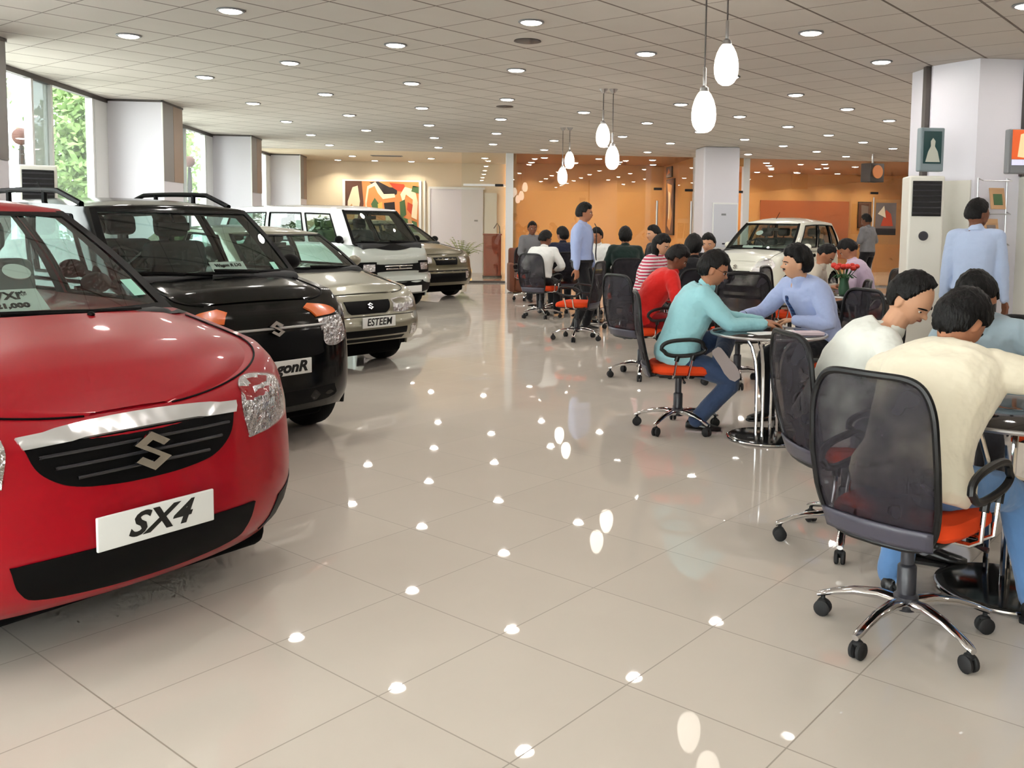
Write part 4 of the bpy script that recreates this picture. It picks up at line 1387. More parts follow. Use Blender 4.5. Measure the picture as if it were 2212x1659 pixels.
car(dict(pos=(-1.86, 5.75), head=-37, L=3.5, W=1.43, low=[(0, .24), (.4, .2), (3.5, .22)], corner=0.34, n=2.7,
    label='black tall hatchback with roof rails and white wagonR plate', paint=BLACKP,
    side=[(0, .93), (.15, .98), (.45, 1.0), (.75, .985), (.92, .95), (1, .90)],
    nose=[(0, .06), (.12, .0), (.35, 0), (.5, .01), (.75, .04), (.9, .09), (1, .20)],
    tail=[(0, .04), (.3, 0), (1, .05)],
    top=[(0, .94), (.3, 1.0), (.6, 1.06), (.85, 1.10), (3.5, 1.12)], crown=0.03,
    wheels=(-0.58, -2.95), wr=0.285, bonnet=(0.22, .66, 0.86), cowl_gap=0.08, mirror='trimblack',
    cab=dict(base_front=-.76, base_w=1.36, curve=.12, top_front=-1.26, top_w=1.14, curve_top=.06, base_z=1.09, top_z=1.56, base_rear=-3.42, top_rear=-3.28,
             win=[(.06, .33), (.37, .64), (.69, .92)], dome=.05, bulge=.02, vhi=.86),
    face=[('grille', 'trimblack', [(-.38, .77, 1), (-.36, .66), (-.30, .60), (.30, .60), (.36, .66), (.38, .77, 1)], dict(off=.003, grid=.05)),
          ('chrome_bar', 'satin', [(-.40, .795), (0, .797), (.40, .795)], dict(bar=(.016, .012))),
          ('headlamp', 'lampbowl', [(.30, .83, 1), (.40, .84), (.50, .845, 1), (.53, .75), (.50, .68), (.38, .645, 1), (.30, .67)], dict(off=.003, ang=45, both=True, grid=.05)),
          ('headlamp_glass', 'lampglass', [(.30, .83, 1), (.40, .84), (.50, .845, 1), (.53, .75), (.50, .68), (.38, .645, 1), (.30, .67)], dict(off=.010, ang=45, both=True, grid=.05, dome=.012)),
          ('indicator', 'amber', [(.30, .905, 1), (.36, .925, 1), (.45, .905), (.46, .86), (.30, .845, 1)], dict(off=.012, ang=45, both=True, grid=.05)),
          ('lower_intake', 'trimblack', [(-.45, .39, 1), (-.40, .30), (.40, .30), (.45, .39, 1)], dict(off=.004, grid=.06)),
          ],
    emblem=(0, .79, .052, .014, 'chrome'), plate=(.01, .545, .44, .10, .012, 'wagonR', .25, .004, .36),
    extra=[roof_rails, screen_card(.13, .14, .26, .10, [('Wagon R LXi', .035, .015, .2)]), sticker(.50, .14, .05, .05)]))

car(dict(pos=(-1.95, 8.85), head=-38, L=4.1, W=1.58, low=[(0, .30), (.4, .24), (4.1, .22)], corner=0.36, n=2.6,
    label='silver beige saloon with white ESTEEM plate', paint=BEIGE,
    side=[(0, .92), (.15, .98), (.45, 1.0), (.75, .985), (.92, .95), (1, .90)],
    nose=[(0, .06), (.2, .0), (.42, 0), (.52, .03), (.6, .05), (.85, .08), (1, .18)],
    tail=[(0, .04), (.3, 0), (.7, .03), (1, .15)],
    top=[(0, .75), (.2, .78), (.5, .84), (.9, .92), (1.2, .97), (3.2, .98), (4.1, .94)], crown=0.035,
    wheels=(-0.72, -3.2), wr=0.28, bonnet=(0.2, .95, 0.88), cowl_gap=0.08,
    cab=dict(base_front=-1.07, base_w=1.38, curve=.16, top_front=-1.62, top_w=1.10, curve_top=.07, base_z=.965, top_z=1.34, base_rear=-3.6, top_rear=-3.0,
             win=[(.06, .42), (.46, .78)], dome=.05, bulge=.02),
    face=[('grille', 'trimblack', [(-.28, .70, 1), (-.26, .62), (-.22, .58, 1), (.20, .58, 1), (.25, .62), (.27, .70, 1)], dict(off=.009, grid=.05)),
          ('headlamp', 'lampbowl', [(.32, .70, 1), (.44, .715), (.62, .71, 1), (.64, .62), (.48, .575), (.30, .58, 1)], dict(off=.003, ang=25, both=True, grid=.05)),
          ('headlamp_glass', 'lampglass', [(.32, .70, 1), (.44, .715), (.62, .71, 1), (.64, .62), (.48, .575), (.30, .58, 1)], dict(off=.010, ang=25, both=True, grid=.05, dome=.012)),
          ('lower_intake', 'trimblack', [(-.46, .43, 1), (-.46, .365, 1), (.46, .365, 1), (.46, .43, 1)], dict(off=.004, grid=.06)),
          ('lower_intake', 'trimblack', [(-.44, .345, 1), (-.42, .315, 1), (.42, .315, 1), (.44, .345, 1)], dict(off=.004, grid=.06)),
          ('fog_lamp', 'lampbowl', [(.50, .43), (.59, .44), (.61, .36), (.52, .34)], dict(off=.008, ang=25, both=True, grid=.05)),
          ('bumper_line', 'trimblack', [(-.60, .55), (0, .555), (.60, .55)], dict(bar=(.008, .003))),
          ],
    emblem=(0, .65, .035, .012, 'chrome'), plate=(0.065, .50, .41, .105, .012, 'ESTEEM', .15, .002, .31),
    extra=[]))

car(dict(pos=(-2.83, 14.9), head=-32, L=3.7, W=1.74, low=[(0, .28), (.4, .26), (3.7, .26)], corner=0.26, n=3.2,
    label='white and silver minivan with upright nose, fourth car along from the red one', paint=GREYV, cabpaint=VANW,
    side=[(0, .93), (.15, .98), (.45, 1.0), (.75, .985), (.92, .96), (1, .93)],
    nose=[(0, .02), (.12, -.03), (.3, -.03), (.36, .03), (.6, .05), (.85, .08), (1, .16)],
    tail=[(0, .04), (.3, 0), (1, .03)],
    top=[(0, 1.03), (.2, 1.06), (.45, 1.1), (.8, 1.11), (3.7, 1.11)], crown=0.03,
    wheels=(-0.55, -2.95), wr=0.29, cowl_gap=0.05, mirror='trimblack', mirror_i=1,
    cab=dict(base_front=-.30, base_w=1.56, curve=.12, top_front=-.70, top_w=1.26, curve_top=.06, base_z=1.09, top_z=1.66, base_rear=-3.62, top_rear=-3.5,
             win=[(.05, .26), (.30, .56), (.60, .92)], dome=.05, bulge=.02, vhi=.84),
    seats=[-1.15, -2.1],
    face=[('grille', 'trimblack', [(-.84, .82, 1), (-.50, .82), (-.42, .78), (.42, .78), (.50, .82), (.84, .82, 1), (.84, .62, 1), (.50, .62), (.42, .66), (-.42, .66), (-.50, .62), (-.84, .62, 1)], dict(off=.004, grid=.05)),
          ('grille_bar', 'chrome', [(-.32, .745), (0, .745), (.32, .745)], dict(bar=(.02, .012, .004))),
          ('grille_bar', 'chrome', [(-.30, .70), (0, .70), (.30, .70)], dict(bar=(.02, .012, .004))),
          ('headlamp', 'lampbowl', [(.53, .785, 1), (.75, .785, 1), (.76, .72), (.74, .665, 1), (.54, .67, 1)], dict(off=.010, ang=6, both=True, grid=.05)),
          ('lower_bumper', 'trimblack', [(-.84, .50, 1), (-.84, .29, 1), (.84, .29, 1), (.84, .50, 1)], dict(off=.006, grid=.06)),
          ],
    emblem=(0, .722, .03, .016, 'chrome'), plate=(.25, .36, .40, .11, .02, '', .15, .002, .28),
    extra=[]))

car(dict(pos=(-2.36, 17.2), head=-40, L=3.9, W=1.62, low=[(0, .28), (.4, .26), (3.9, .26)], corner=0.40, n=2.7,
    label='gold beige car farthest back in the row, half hidden by the minivan', paint=GOLD,
    side=[(0, .93), (.15, .98), (.45, 1.0), (.75, .985), (.92, .95), (1, .90)],
    nose=[(0, .06), (.2, .0), (.42, 0), (.55, .05), (.85, .08), (1, .18)],
    tail=[(0, .04), (.3, 0), (.7, .03), (1, .1)],
    top=[(0, .84), (.2, .88), (.5, .94), (.9, 1.01), (1.3, 1.05), (3.9, 1.06)], crown=0.04,
    wheels=(-0.78, -3.1), wr=0.31, bonnet=(0.2, 1.0, 0.88), cowl_gap=0.08, mirror='trimblack',
    cab=dict(base_front=-1.1, base_w=1.42, curve=.14, top_front=-1.75, top_w=1.16, curve_top=.06, base_z=1.05, top_z=1.42, base_rear=-3.75, top_rear=-3.4,
             win=[(.06, .36), (.40, .66), (.7, .9)], dome=.05, bulge=.02),
    face=[('grille', 'trimblack', [(-.30, .80, 1), (-.26, .66, 1), (.26, .66, 1), (.30, .80, 1)], dict(off=.004, grid=.05)),
          ('headlamp', 'lampbowl', [(.36, .80, 1), (.50, .81, 1), (.54, .72), (.46, .69), (.36, .70, 1)], dict(off=.008, ang=25, both=True, grid=.05)),
          ('lower_intake', 'trimblack', [(-.55, .56, 1), (-.5, .34, 1), (.5, .34, 1), (.55, .56, 1)], dict(off=.004, grid=.06)),
          ('fog_lamp', 'lampbowl', [(.42, .52), (.50, .52), (.51, .42), (.42, .41)], dict(off=.012, ang=25, both=True, grid=.05)),
          ],
    extra=[]))

car(dict(pos=(2.86, 16.5), head=-127, L=3.5, W=1.5, low=[(0, .22), (.4, .2), (3.5, .22)], corner=0.45, n=2.5,
    label='white hatchback standing alone on the right side of the showroom', paint=WHITEP,
    side=[(0, .92), (.15, .98), (.45, 1.0), (.75, .985), (.92, .95), (1, .90)],
    nose=[(0, .06), (.2, .0), (.42, 0), (.55, .05), (.85, .10), (1, .22)],
    tail=[(0, .04), (.3, 0), (.7, .0), (1, .08)],
    top=[(0, .80), (.2, .86), (.5, .93), (.85, .99), (1.2, 1.02), (3.5, 1.14)], crown=0.045,
    wheels=(-0.68, -2.95), wr=0.28, bonnet=(0.25, .85, 0.86), cowl_gap=0.10, mirror_i=4,
    cab=dict(base_front=-1.0, base_w=1.38, curve=.16, top_front=-1.66, top_w=1.12, curve_top=.08, base_z=1.01, top_z=1.54, base_rear=-3.42, top_rear=-3.15,
             win=[(.05, .40), (.44, .72), (.76, .92)], dome=.08, bulge=.025, vhi=.88, vlo=.12),
    face=[('grille', 'trimblack', [(-.30, .66, 1), (-.25, .58, 1), (.25, .58, 1), (.30, .66, 1)], dict(off=.004, grid=.05)),
          ('headlamp', 'lampbowl', [(.30, .66, 1), (.42, .80), (.58, .90, 1), (.68, .86), (.70, .74), (.50, .64, 1)], dict(off=.004, ang=40, both=True, grid=.05)),
          ('headlamp_glass', 'lampglass', [(.30, .66, 1), (.42, .80), (.58, .90, 1), (.68, .86), (.70, .74), (.50, .64, 1)], dict(off=.012, ang=40, both=True, grid=.05, dome=.01)),
          ('lower_intake', 'trimblack', [(-.45, .40, 1), (-.42, .28, 1), (.42, .28, 1), (.45, .40, 1)], dict(off=.004, grid=.06)),
          ],
    emblem=(0, .72, .045, .01, 'chrome'), plate=(0, .47, .42, .11, .012, '', .1, .002, .28),
    extra=[aerial_front, side_bits, round_card(-.12, .62, .07), screen_card(-.1, .12, .4, .08, [])]))

# ------------------------------------------------------------------ office chairs
def mesh_fabric():
    m = pm('black mesh fabric', (46, 43, 50), 0.6, spec=0.3)
    tc = N(m, 'ShaderNodeTexCoord')
    v = N(m, 'ShaderNodeTexNoise'); v.inputs['Scale'].default_value = 6
    L(m, tc.outputs['Object'], v.inputs['Vector'])
    mr = N(m, 'ShaderNodeMapRange'); mr.inputs['To Min'].default_value = 0.55; mr.inputs['To Max'].default_value = 0.88
    mr.inputs['From Min'].default_value = 0.3; mr.inputs['From Max'].default_value = 0.7
    L(m, v.outputs[0], mr.inputs['Value'])
    L(m, mr.outputs[0], bsdf(m).inputs['Alpha'])
    return m


MT['meshfab'] = mesh_fabric()
MT['chairplastic'] = pm('black chair plastic', (14, 14, 16), 0.4, spec=0.4)
MT['backband'] = pm('satin grey back band', (70, 68, 80), 0.35, spec=0.5)
MT['gaslift'] = pm('dark gas lift', (52, 52, 58), 0.35, spec=0.5)


def back_pt(u, v):
    """u -1..1 across, v 0..1 up, on the curved back panel (local chair frame, seat faces +x)"""
    z = 0.405 + 0.60 * v
    hw = sinterp([(0, .205), (.35, .232), (.75, .228), (1, .205)], v)
    x = -0.235 - 0.10 * v - 0.03 * math.sin(PI * v) + 0.035 * u * u
    return Vector((x, u * hw, z))


def back_outline(n=64, inset=0.0):
    pts = []
    for k in range(n):
        a = 2 * PI * k / n
        e = 0.34
        u = math.copysign(abs(math.cos(a)) ** e, math.cos(a)) * (1 - inset)
        v = 0.5 + 0.5 * math.copysign(abs(math.sin(a)) ** e, math.sin(a)) * (1 - inset)
        pts.append(back_pt(u, v))
    return pts


def make_chair():
    root = empty('office_chair', (0, 0, 0))
    tag(root, 'x', 'chair')
    for k in range(5):
        a = 2 * PI * k / 5
        d = Vector((math.cos(a), math.sin(a), 0)); sd = Vector((-d.y, d.x, 0))
        rows = []
        for (r, z, w, h) in ((0.03, .125, .026, .022), (.10, .135, .024, .020), (.19, .125, .020, .016), (.26, .105, .018, .013), (.305, .088, .019, .012), (.325, .080, .014, .010)):
            c = d * r + Vector((0, 0, z))
            rows.append([c + sd * w * math.cos(q) + Vector((0, 0, h)) * math.sin(q) for q in [2 * PI * j / 10 for j in range(10)]])
        leg = MB().loft(rows).build('base_leg', 'chrome', root)
        c = d * 0.305
        mb = MB()
        for s in (-1, 1):
            Mx = Matrix.Translation(c + sd * 0.0 + Vector((0, 0, 0.031)) + sd * s * 0.014 - d * 0.0) @ Matrix.Rotation(a, 4, 'Z') @ Matrix.Rotation(PI / 2, 4, 'X')
            mb.lathe([(0.0001, -.010), (.024, -.010), (.031, -.005), (.031, .005), (.024, .010), (.0001, .010)], 18, Mx)
        mb.tube([c + Vector((0, 0, 0.03)), c + Vector((0, 0, 0.08))], 0.009, 8)
        mb.ball(c + Vector((0, 0, 0.055)), (0.02, 0.02, 0.014), u=10, v=6)
        mb.build('caster', 'rubber', leg)
    MB().lathe([(.0001, .10), (.042, .10), (.045, .15), (.034, .16), (.034, .26), (.030, .265), (.024, .27), (.024, .40), (.0001, .40)], 24).build('gas_column', 'gaslift', root)
    MB().box((-.02, 0, .405), (.26, .18, .04), bev=.012).box((-.16, 0, .405), (.14, .07, .025), bev=.01).build('tilt_mechanism', 'chairplastic', root)
    MB().tube([(.02, .05, .40), (.02, -.24, .395), (.02, -.28, .39)], [.006, .006, .011], 6).build('lever', 'chairplastic', root)
    # cushion
    rows = []
    for (z, k) in ((.425, .80), (.43, .93), (.45, 1.0), (.475, 1.0), (.492, .95), (.50, .80), (.502, .4)):
        r = []
        for j in range(36):
            a = 2 * PI * j / 36
            e = .55
            x = math.copysign(abs(math.cos(a)) ** e, math.cos(a)) * .235 * k + .015
            y = math.copysign(abs(math.sin(a)) ** e, math.sin(a)) * .24 * k
            r.append(Vector((x, y, z - (max(0, x - .13) ** 2) * 1.6)))
        rows.append(r)
    MB().loft(rows).build('seat', 'orange_seat', root)
    MB().box((.01, 0, .425), (.38, .40, .022), bev=.01).build('seat_pan', 'chairplastic', root)
    # back
    MB().tube(back_outline(), 0.013, 8, closed=True, flat=1.0).build('back_frame', 'chairplastic', root)
    mb = MB()
    g = [[None] * 15 for _ in range(23)]
    rows = []
    for i in range(23):
        v = 0.02 + 0.96 * i / 22
        s = 2 * v - 1
        lim = (1 - abs(s) ** (2 / .34)) ** (.34 / 2) if abs(s) < 1 else 0
        rows.append([back_pt(max(-1, min(1, (j / 7 - 1))) * lim * .985, v) for j in range(15)])
    mb.quadgrid(rows)
    ob = mb.build('back_mesh', 'meshfab', root)
    sm = ob.modifiers.new('thick', 'SOLIDIFY'); sm.thickness = 0.004; sm.offset = 0
    rows = [[back_pt((j / 7 - 1) * .97, v) + Vector((-.012, 0, 0)) for j in range(15)] for v in (.015, .04, .10, .135)]
    ob = MB().grid(rows).build('back_band', 'backband', root)
    sm = ob.modifiers.new('thick', 'SOLIDIFY'); sm.thickness = 0.012; sm.offset = 0
    MB().tube([(-.16, 0, .405), (-.20, 0, .40), (-.225, 0, .41), (-.235, 0, .43)], [.022, .022, .02, .016], 8).build('back_support', 'chairplastic', root)
    # arm loops
    for s in (1, -1):
        y = s * .285
        loop = []
        for k in range(28):
            a = 2 * PI * k / 28
            e = .75
            cx = math.copysign(abs(math.cos(a)) ** e, math.cos(a)); sz = math.copysign(abs(math.sin(a)) ** e, math.sin(a))
            loop.append(Vector((.0 + .145 * cx + (.02 if sz < 0 else 0), y + s * .0 * sz, .635 + (.055 if sz > 0 else .055) * sz + .012 * cx)))
        arm = MB().tube(loop, .0145, 8, closed=True).build('armrest', 'chairplastic', root)
        MB().tube([(-.03, y, .575), (-.04, y, .54)], .017, 8).tube([(.08, y, .585), (.07, y, .55)], .017, 8).build('sleeve', 'chairplastic', arm)
        MB().tube([(-.035, y, .56), (-.055, y, .44), (-.055, s * .25, .418), (-.055, s * .16, .415)], .009, 8).tube([(.075, y, .57), (.045, y, .44), (.045, s * .25, .418), (.045, s * .16, .415)], .009, 8).build('strut', 'chrome', arm)
    return root


chair0 = make_chair()
used = [False]


def place_chair(x, y, deg, label, group='orange-seated black mesh office chairs', spin=0.0, s=1.0):
    o = chair0 if not used[0] else copy_tree(chair0)
    used[0] = True
    o.location = W(x, y)
    o.rotation_euler = (0, 0, HD(deg))
    o.scale = (s, s, s)
    tag(o, label, 'chair', group)
    if spin:      # the star base is swivelled against the seat
        for ch in o.children:
            if ch.name.startswith('base_leg'): ch.rotation_euler = (0, 0, spin)
    return o


# ------------------------------------------------------------------ round tables
MT['tabletop'] = pm('dark glass table top', (22, 24, 28), 0.06, spec=0.6)
MT['tablebase'] = pm('black marbled base', (20, 22, 22), 0.12, spec=0.6)


def make_table():
    root = empty('round_table', (0, 0, 0))
    tag(root, 'x', 'table')
    MB().lathe([(.0001, .735), (.385, .735), (.392, .74), (.392, .748), (.385, .753), (.0001, .753)], 56).build('table_top', 'tabletop', root)
    MB().tube([(math.cos(2 * PI * k / 56) * .394, math.sin(2 * PI * k / 56) * .394, .744) for k in range(56)], .010, 8, closed=True).build('rim', 'satin', root)
    MB().lathe([(.0001, 0.0), (.262, 0.0), (.268, .006), (.262, .02), (.24, .026), (.0001, .03)], 56).build('base_plate', 'tablebase', root)
    MB().tube([(math.cos(2 * PI * k / 48) * .266, math.sin(2 * PI * k / 48) * .266, .011) for k in range(48)], .009, 8, closed=True).build('base_rim', 'chrome', root)
    for k in range(4):
        a = PI / 4 + PI / 2 * k
        d = Vector((math.cos(a), math.sin(a), 0))
        MB().tube([d * r + Vector((0, 0, z)) for r, z in ((.075, .02), (.075, .2), (.078, .42), (.09, .54), (.12, .64), (.17, .71), (.2, .733))], .0125, 8).build('leg', 'chrome', root)
    return root


table0 = make_table()
tused = [False]


def place_table(x, y, label, s=1.0):
    o = table0 if not tused[0] else copy_tree(table0)
    tused[0] = True
    o.location = W(x, y)
    o.rotation_euler = (0, 0, HD(12))
    o.scale = (s, s, 1)
    return tag(o, label, 'table', 'round dark-topped tables with chrome legs')


T1 = (1.80, 3.68); T2 = (1.36, 6.33)
place_table(*T1, 'round table at the right edge where three men in pale shirts lean in')
place_table(*T2, 'round chrome-legged table between the cyan-shirted man and the man with the tie')
place_table(1.15, 9.35, 'round table before the man in the red shirt')
place_table(0.42, 13.6, 'round table beside the standing man with the black tie')
place_table(-0.55, 16.1, 'farthest round table on the left by the glass front')
place_table(3.08, 9.85, 'round table with red flowers, left of the tower air conditioner')

place_chair(1.235, 3.26, 42, 'largest office chair, nearest the camera, back towards us', spin=R(-38))
place_chair(1.30, 4.24, 10, 'office chair under the balding man in off-white, left of the nearest chair', spin=R(24))
place_chair(0.77, 6.60, -2, 'office chair under the man in the cyan shirt', spin=R(20))
place_chair(1.98, 6.95, 205, 'office chair under the seated man with the blue tie')
place_chair(0.66, 8.86, 34, 'office chair under the man in the red shirt', spin=R(14))
place_chair(0.04, 11.62, 160, 'empty office chair in front of the standing man with the black tie', spin=R(30))
place_chair(-0.52, 14.25, 60, 'office chair under the man in a white shirt at far left', spin=R(10))
place_chair(1.54, 8.50, 88, 'empty office chair with its wide black back towards us, in front of the white car', s=1.06)
place_chair(1.32, 10.25, 100, 'office chair under the person all in black')
place_chair(0.72, 12.95, 95, 'office chair under the person in dark green')
place_chair(-.84, 17.4, -70, 'office chair of the man in grey at the far left')
place_chair(-0.22, 15.2, 110, 'office chair under the dark-haired person in navy at far left')
place_chair(0.62, 14.6, 235, 'office chair under the far person in a white top behind the standing man')
place_chair(1.74, 5.78, 140, 'empty office chair with orange seat right of the chrome table legs', spin=R(25), s=0.96)
place_chair(2.30, 4.82, 222, 'office chair under the man in grey blue at the right edge')
place_chair(3.45, 10.75, 150, 'office chair under the person in pale pink')
place_chair(2.52, 10.6, -30, 'office chair under the man in beige leaning over the flowers')
place_chair(2.35, 8.3, 170, 'empty black office chair behind the shoulder of the balding man')


# things on the tables
def on_table(name, mat_, T, dx, dy, dims, rz, label, cat, z=.7545):
    p = W(T[0] + dx, T[1] + dy, z)
    o = MB().box((0, 0, dims[2] / 2), dims, bev=min(.002, dims[2] / 3)).build(name, mat_, smooth=False)
    o.location = p; o.rotation_euler = (0, 0, HD(rz))
    return tag(o, label, cat)


on_table('paper_sheet', 'paper', T2, -.04, -.10, (.21, .15, .003), 20, 'white sheet under the hands of the man in cyan', 'paper')
on_table('booklet', 'paper', T2, .10, -.06, (.14, .09, .018), -5, 'small white booklet in the middle of the chrome-legged table', 'booklet')
on_table('notepad', pm('pale pink notepad', (220, 200, 206), .6), T2, .24, -.12, (.20, .12, .02), 5, 'pale notepad before the man with the tie', 'notepad')
on_table('phone', 'black', T1, .12, -.18, (.12, .06, .012), 40, 'dark phone on the table at the right edge', 'phone')
# flowers
p = W(2.93, 9.9, .7545)
f = empty('flower_vase', p, 0, 'bunch of red flowers in a green vase on the table by the pillar', 'flowers')
MB().lathe([(.0001, 0), (.05, 0), (.06, .06), (.045, .14), (.055, .18), (.04, .18), (.0001, .16)], 18).build('vase', pm('green vase', (52, 92, 66), .3), f)
mb = MB()
for k in range(16):
    a = k * 2.4; r = .03 + .11 * math.sqrt(k / 16)
    mb.tube([(0, 0, .12), (math.cos(a) * r * .6, math.sin(a) * r * .6, .22), (math.cos(a) * r, math.sin(a) * r, .28)], .004, 5)
    mb.box((math.cos(a) * r * .8, math.sin(a) * r * .8, .2), (.06, .03, .006), Matrix.Rotation(a, 3, 'Z') @ Matrix.Rotation(.6, 3, 'Y'))
mb.build('stems', pm('dark green stems', (40, 84, 48), .6), f, smooth=False)
for k in range(16):
    a = k * 2.4; r = .03 + .11 * math.sqrt(k / 16)
    MB().ball((math.cos(a) * r, math.sin(a) * r, .30 + .015 * math.sin(k)), (.032, .032, .026), u=10, v=7).build('flower', pm('red petals', (206, 48, 34), .6) if k == 0 else bpy.data.materials['red petals'], f)
o = MB().lathe([(.0001, 0), (.10, 0), (.15, .05), (.14, .05), (.0001, .03)], 24).build('yellow_bowl', pm('yellow bowl', (232, 200, 70), .4))
o.location = W(.36, 13.45, .7545); tag(o, 'yellow bowl on the table beside the standing man', 'bowl')
# brown sofa-like seats behind the row
for (x, y, lb) in ((1.55, 15.6, 'brown leather armchair behind the person all in black'), (-1.02, 19.4, 'brown armchair by the white post at far left')):
    e = empty('armchair', W(x, y), HD(-80), lb, 'armchair')
    m = pm('brown leather', (112, 62, 40), .5) if 'brown leather' not in bpy.data.materials else bpy.data.materials['brown leather']
    MB().box((.05, 0, .22), (.6, .55, .4), bev=.05).build('seat', m, e)
    MB().box((-.27, 0, .5), (.16, .72, .86), bev=.05).build('backrest', m, e)
    for s in (-1, 1): MB().box((.03, s * .33, .32), (.6, .12, .6), bev=.04).build('arm', m, e)

# ------------------------------------------------------------------ people
def ik(a, b, l1, l2, hint):
    """middle joint between a and b"""
    d = b - a
    D = d.length
    if D > (l1 + l2) * 0.995:
        b = a + d.normalized() * (l1 + l2) * 0.995
        d = b - a; D = d.length
    x = (l1 * l1 - l2 * l2 + D * D) / (2 * D)
    h = math.sqrt(max(0.0, l1 * l1 - x * x))
    n = d.normalized()
    hh = (hint - n * hint.dot(n)).normalized()
    return a + n * x + hh * h, b


def limb(mb, pts, rs, seg=12, sub=4):
    P, Rr = [], []
    for i in range(len(pts) - 1):
        for k in range(sub):
            t = k / sub
            P.append(pts[i].lerp(pts[i + 1], t)); Rr.append(rs[i] + (rs[i + 1] - rs[i]) * t)
    P.append(pts[-1]); Rr.append(rs[-1])
    # soften the bend
    Q = [P[0]] + [(P[i - 1] + P[i] * 2 + P[i + 1]) / 4 for i in range(1, len(P) - 1)] + [P[-1]]
    mb.tube(Q, Rr, seg)
    mb.ball(P[0], rs[0] * .98, u=12, v=8); mb.ball(P[-1], rs[-1] * .98, u=12, v=8)


def head_rad(d):
    """radius of the head surface along unit direction d (x face, y left, z up)"""
    x, y, z = d
    a, b, c = .098, .076, .122
    r = 1 / math.sqrt((x / a) ** 2 + (y / b) ** 2 + (z / c) ** 2)
    az = math.atan2(y, x)
    g = lambda u, s: math.exp(-(u / s) ** 2)
    if z < 0: r *= 1 - .16 * (-z) ** 1.2 * (abs(y) + .2)              # jaw narrows
    if x < 0 and z < -.15: r *= 1 - .22 * min(1, (-z - .15) * 1.6) * (-x)
    if x > 0:
        r += .004 * g(z - .20, .09) * g(az, .55)                        # brow
        r -= .008 * (g(az - .40, .17) + g(az + .40, .17)) * g(z - .07, .10)   # eye sockets
        r += .022 * g(az, .10) * g(z + .13, .11) * (1 - .3 * g(z - .02, .05))  # nose
        r += .012 * g(az, .13) * g(z + .19, .05)
        r += .006 * g(az, .24) * g(z + .42, .035) + .007 * g(az, .22) * g(z + .52, .035)   # lips
        r -= .004 * g(az, .26) * g(z + .47, .02)
        r += .008 * g(az, .25) * g(z + .72, .12)                        # chin
        r += .003 * (g(az - .62, .22) + g(az + .62, .22)) * g(z + .12, .15)   # cheeks
    return r


def head_mesh(mb, M, scale=1.0, fn=head_rad, nu=44, nvv=30):
    rows = []
    for i in range(1, nvv):
        th = PI * i / nvv
        rows.append([M @ (Vector((math.sin(th) * math.cos(2 * PI * j / nu), math.sin(th) * math.sin(2 * PI * j / nu), math.cos(th))) * 1.0 *
                          fn(Vector((math.sin(th) * math.cos(2 * PI * j / nu), math.sin(th) * math.sin(2 * PI * j / nu), math.cos(th)))) * scale) for j in range(nu)])
    mb.loft(rows)


def hair_fn(style):
    def f(d):
        x, y, z = d
        az_ = math.atan2(y, x)
        r = head_rad(d) if x < 0.2 else 1 / math.sqrt((x / .098) ** 2 + (y / .076) ** 2 + (z / .122) ** 2)
        front = style.get('front', .42)        # hairline height on the brow
        side = style.get('side', -.12)
        nape = style.get('nape', -.50)
        front += .20
        if x > 0.42: line = front + (style.get('temple', 0) * min(1, abs(y) * 2))
        elif x > 0.0: line = front + (side - front) * ((0.42 - x) / .42) ** .8
        else: line = side + (nape - side) * min(1, -x / .4)
        if abs(x) < .26 and abs(y) > .72 and z < .2: line = max(line, .10 + .25 * abs(x + .02))
        wob = .03 * math.sin(9 * az_) + .02 * math.sin(23 * az_ + 1)
        k = max(-1, min(1, (z - line + wob) / .22))
        k = k * (1.5 - .5 * k * k) if k > 0 else k
        th = style.get('thick', .012)
        bump = .0035 * math.sin(17 * y + 9 * z + 3 * x) * math.sin(13 * x + 3) + .0015 * math.sin(41 * y + 7 * z) * math.sin(31 * x)
        return r + (th + bump + .006 * max(0, z)) * k if k > 0 else r - .012
    return f


def remesh(o, voxel, smooth=2):
    m = o.modifiers.new('remesh', 'REMESH')
    m.mode = 'VOXEL'; m.voxel_size = voxel; m.use_smooth_shade = True
    if smooth:
        s = o.modifiers.new('smooth', 'SMOOTH'); s.factor = 0.5; s.iterations = smooth
    return o


CLOTHTEX = bpy.data.textures.new('folds', 'CLOUDS'); CLOTHTEX.noise_scale = 0.11; CLOTHTEX.noise_depth = 2


def folds(o, strength=0.014, scale=None):
    d = o.modifiers.new('folds', 'DISPLACE')
    d.texture = CLOTHTEX; d.strength = strength; d.mid_level = 0.5; d.texture_coords = 'LOCAL'
    return o


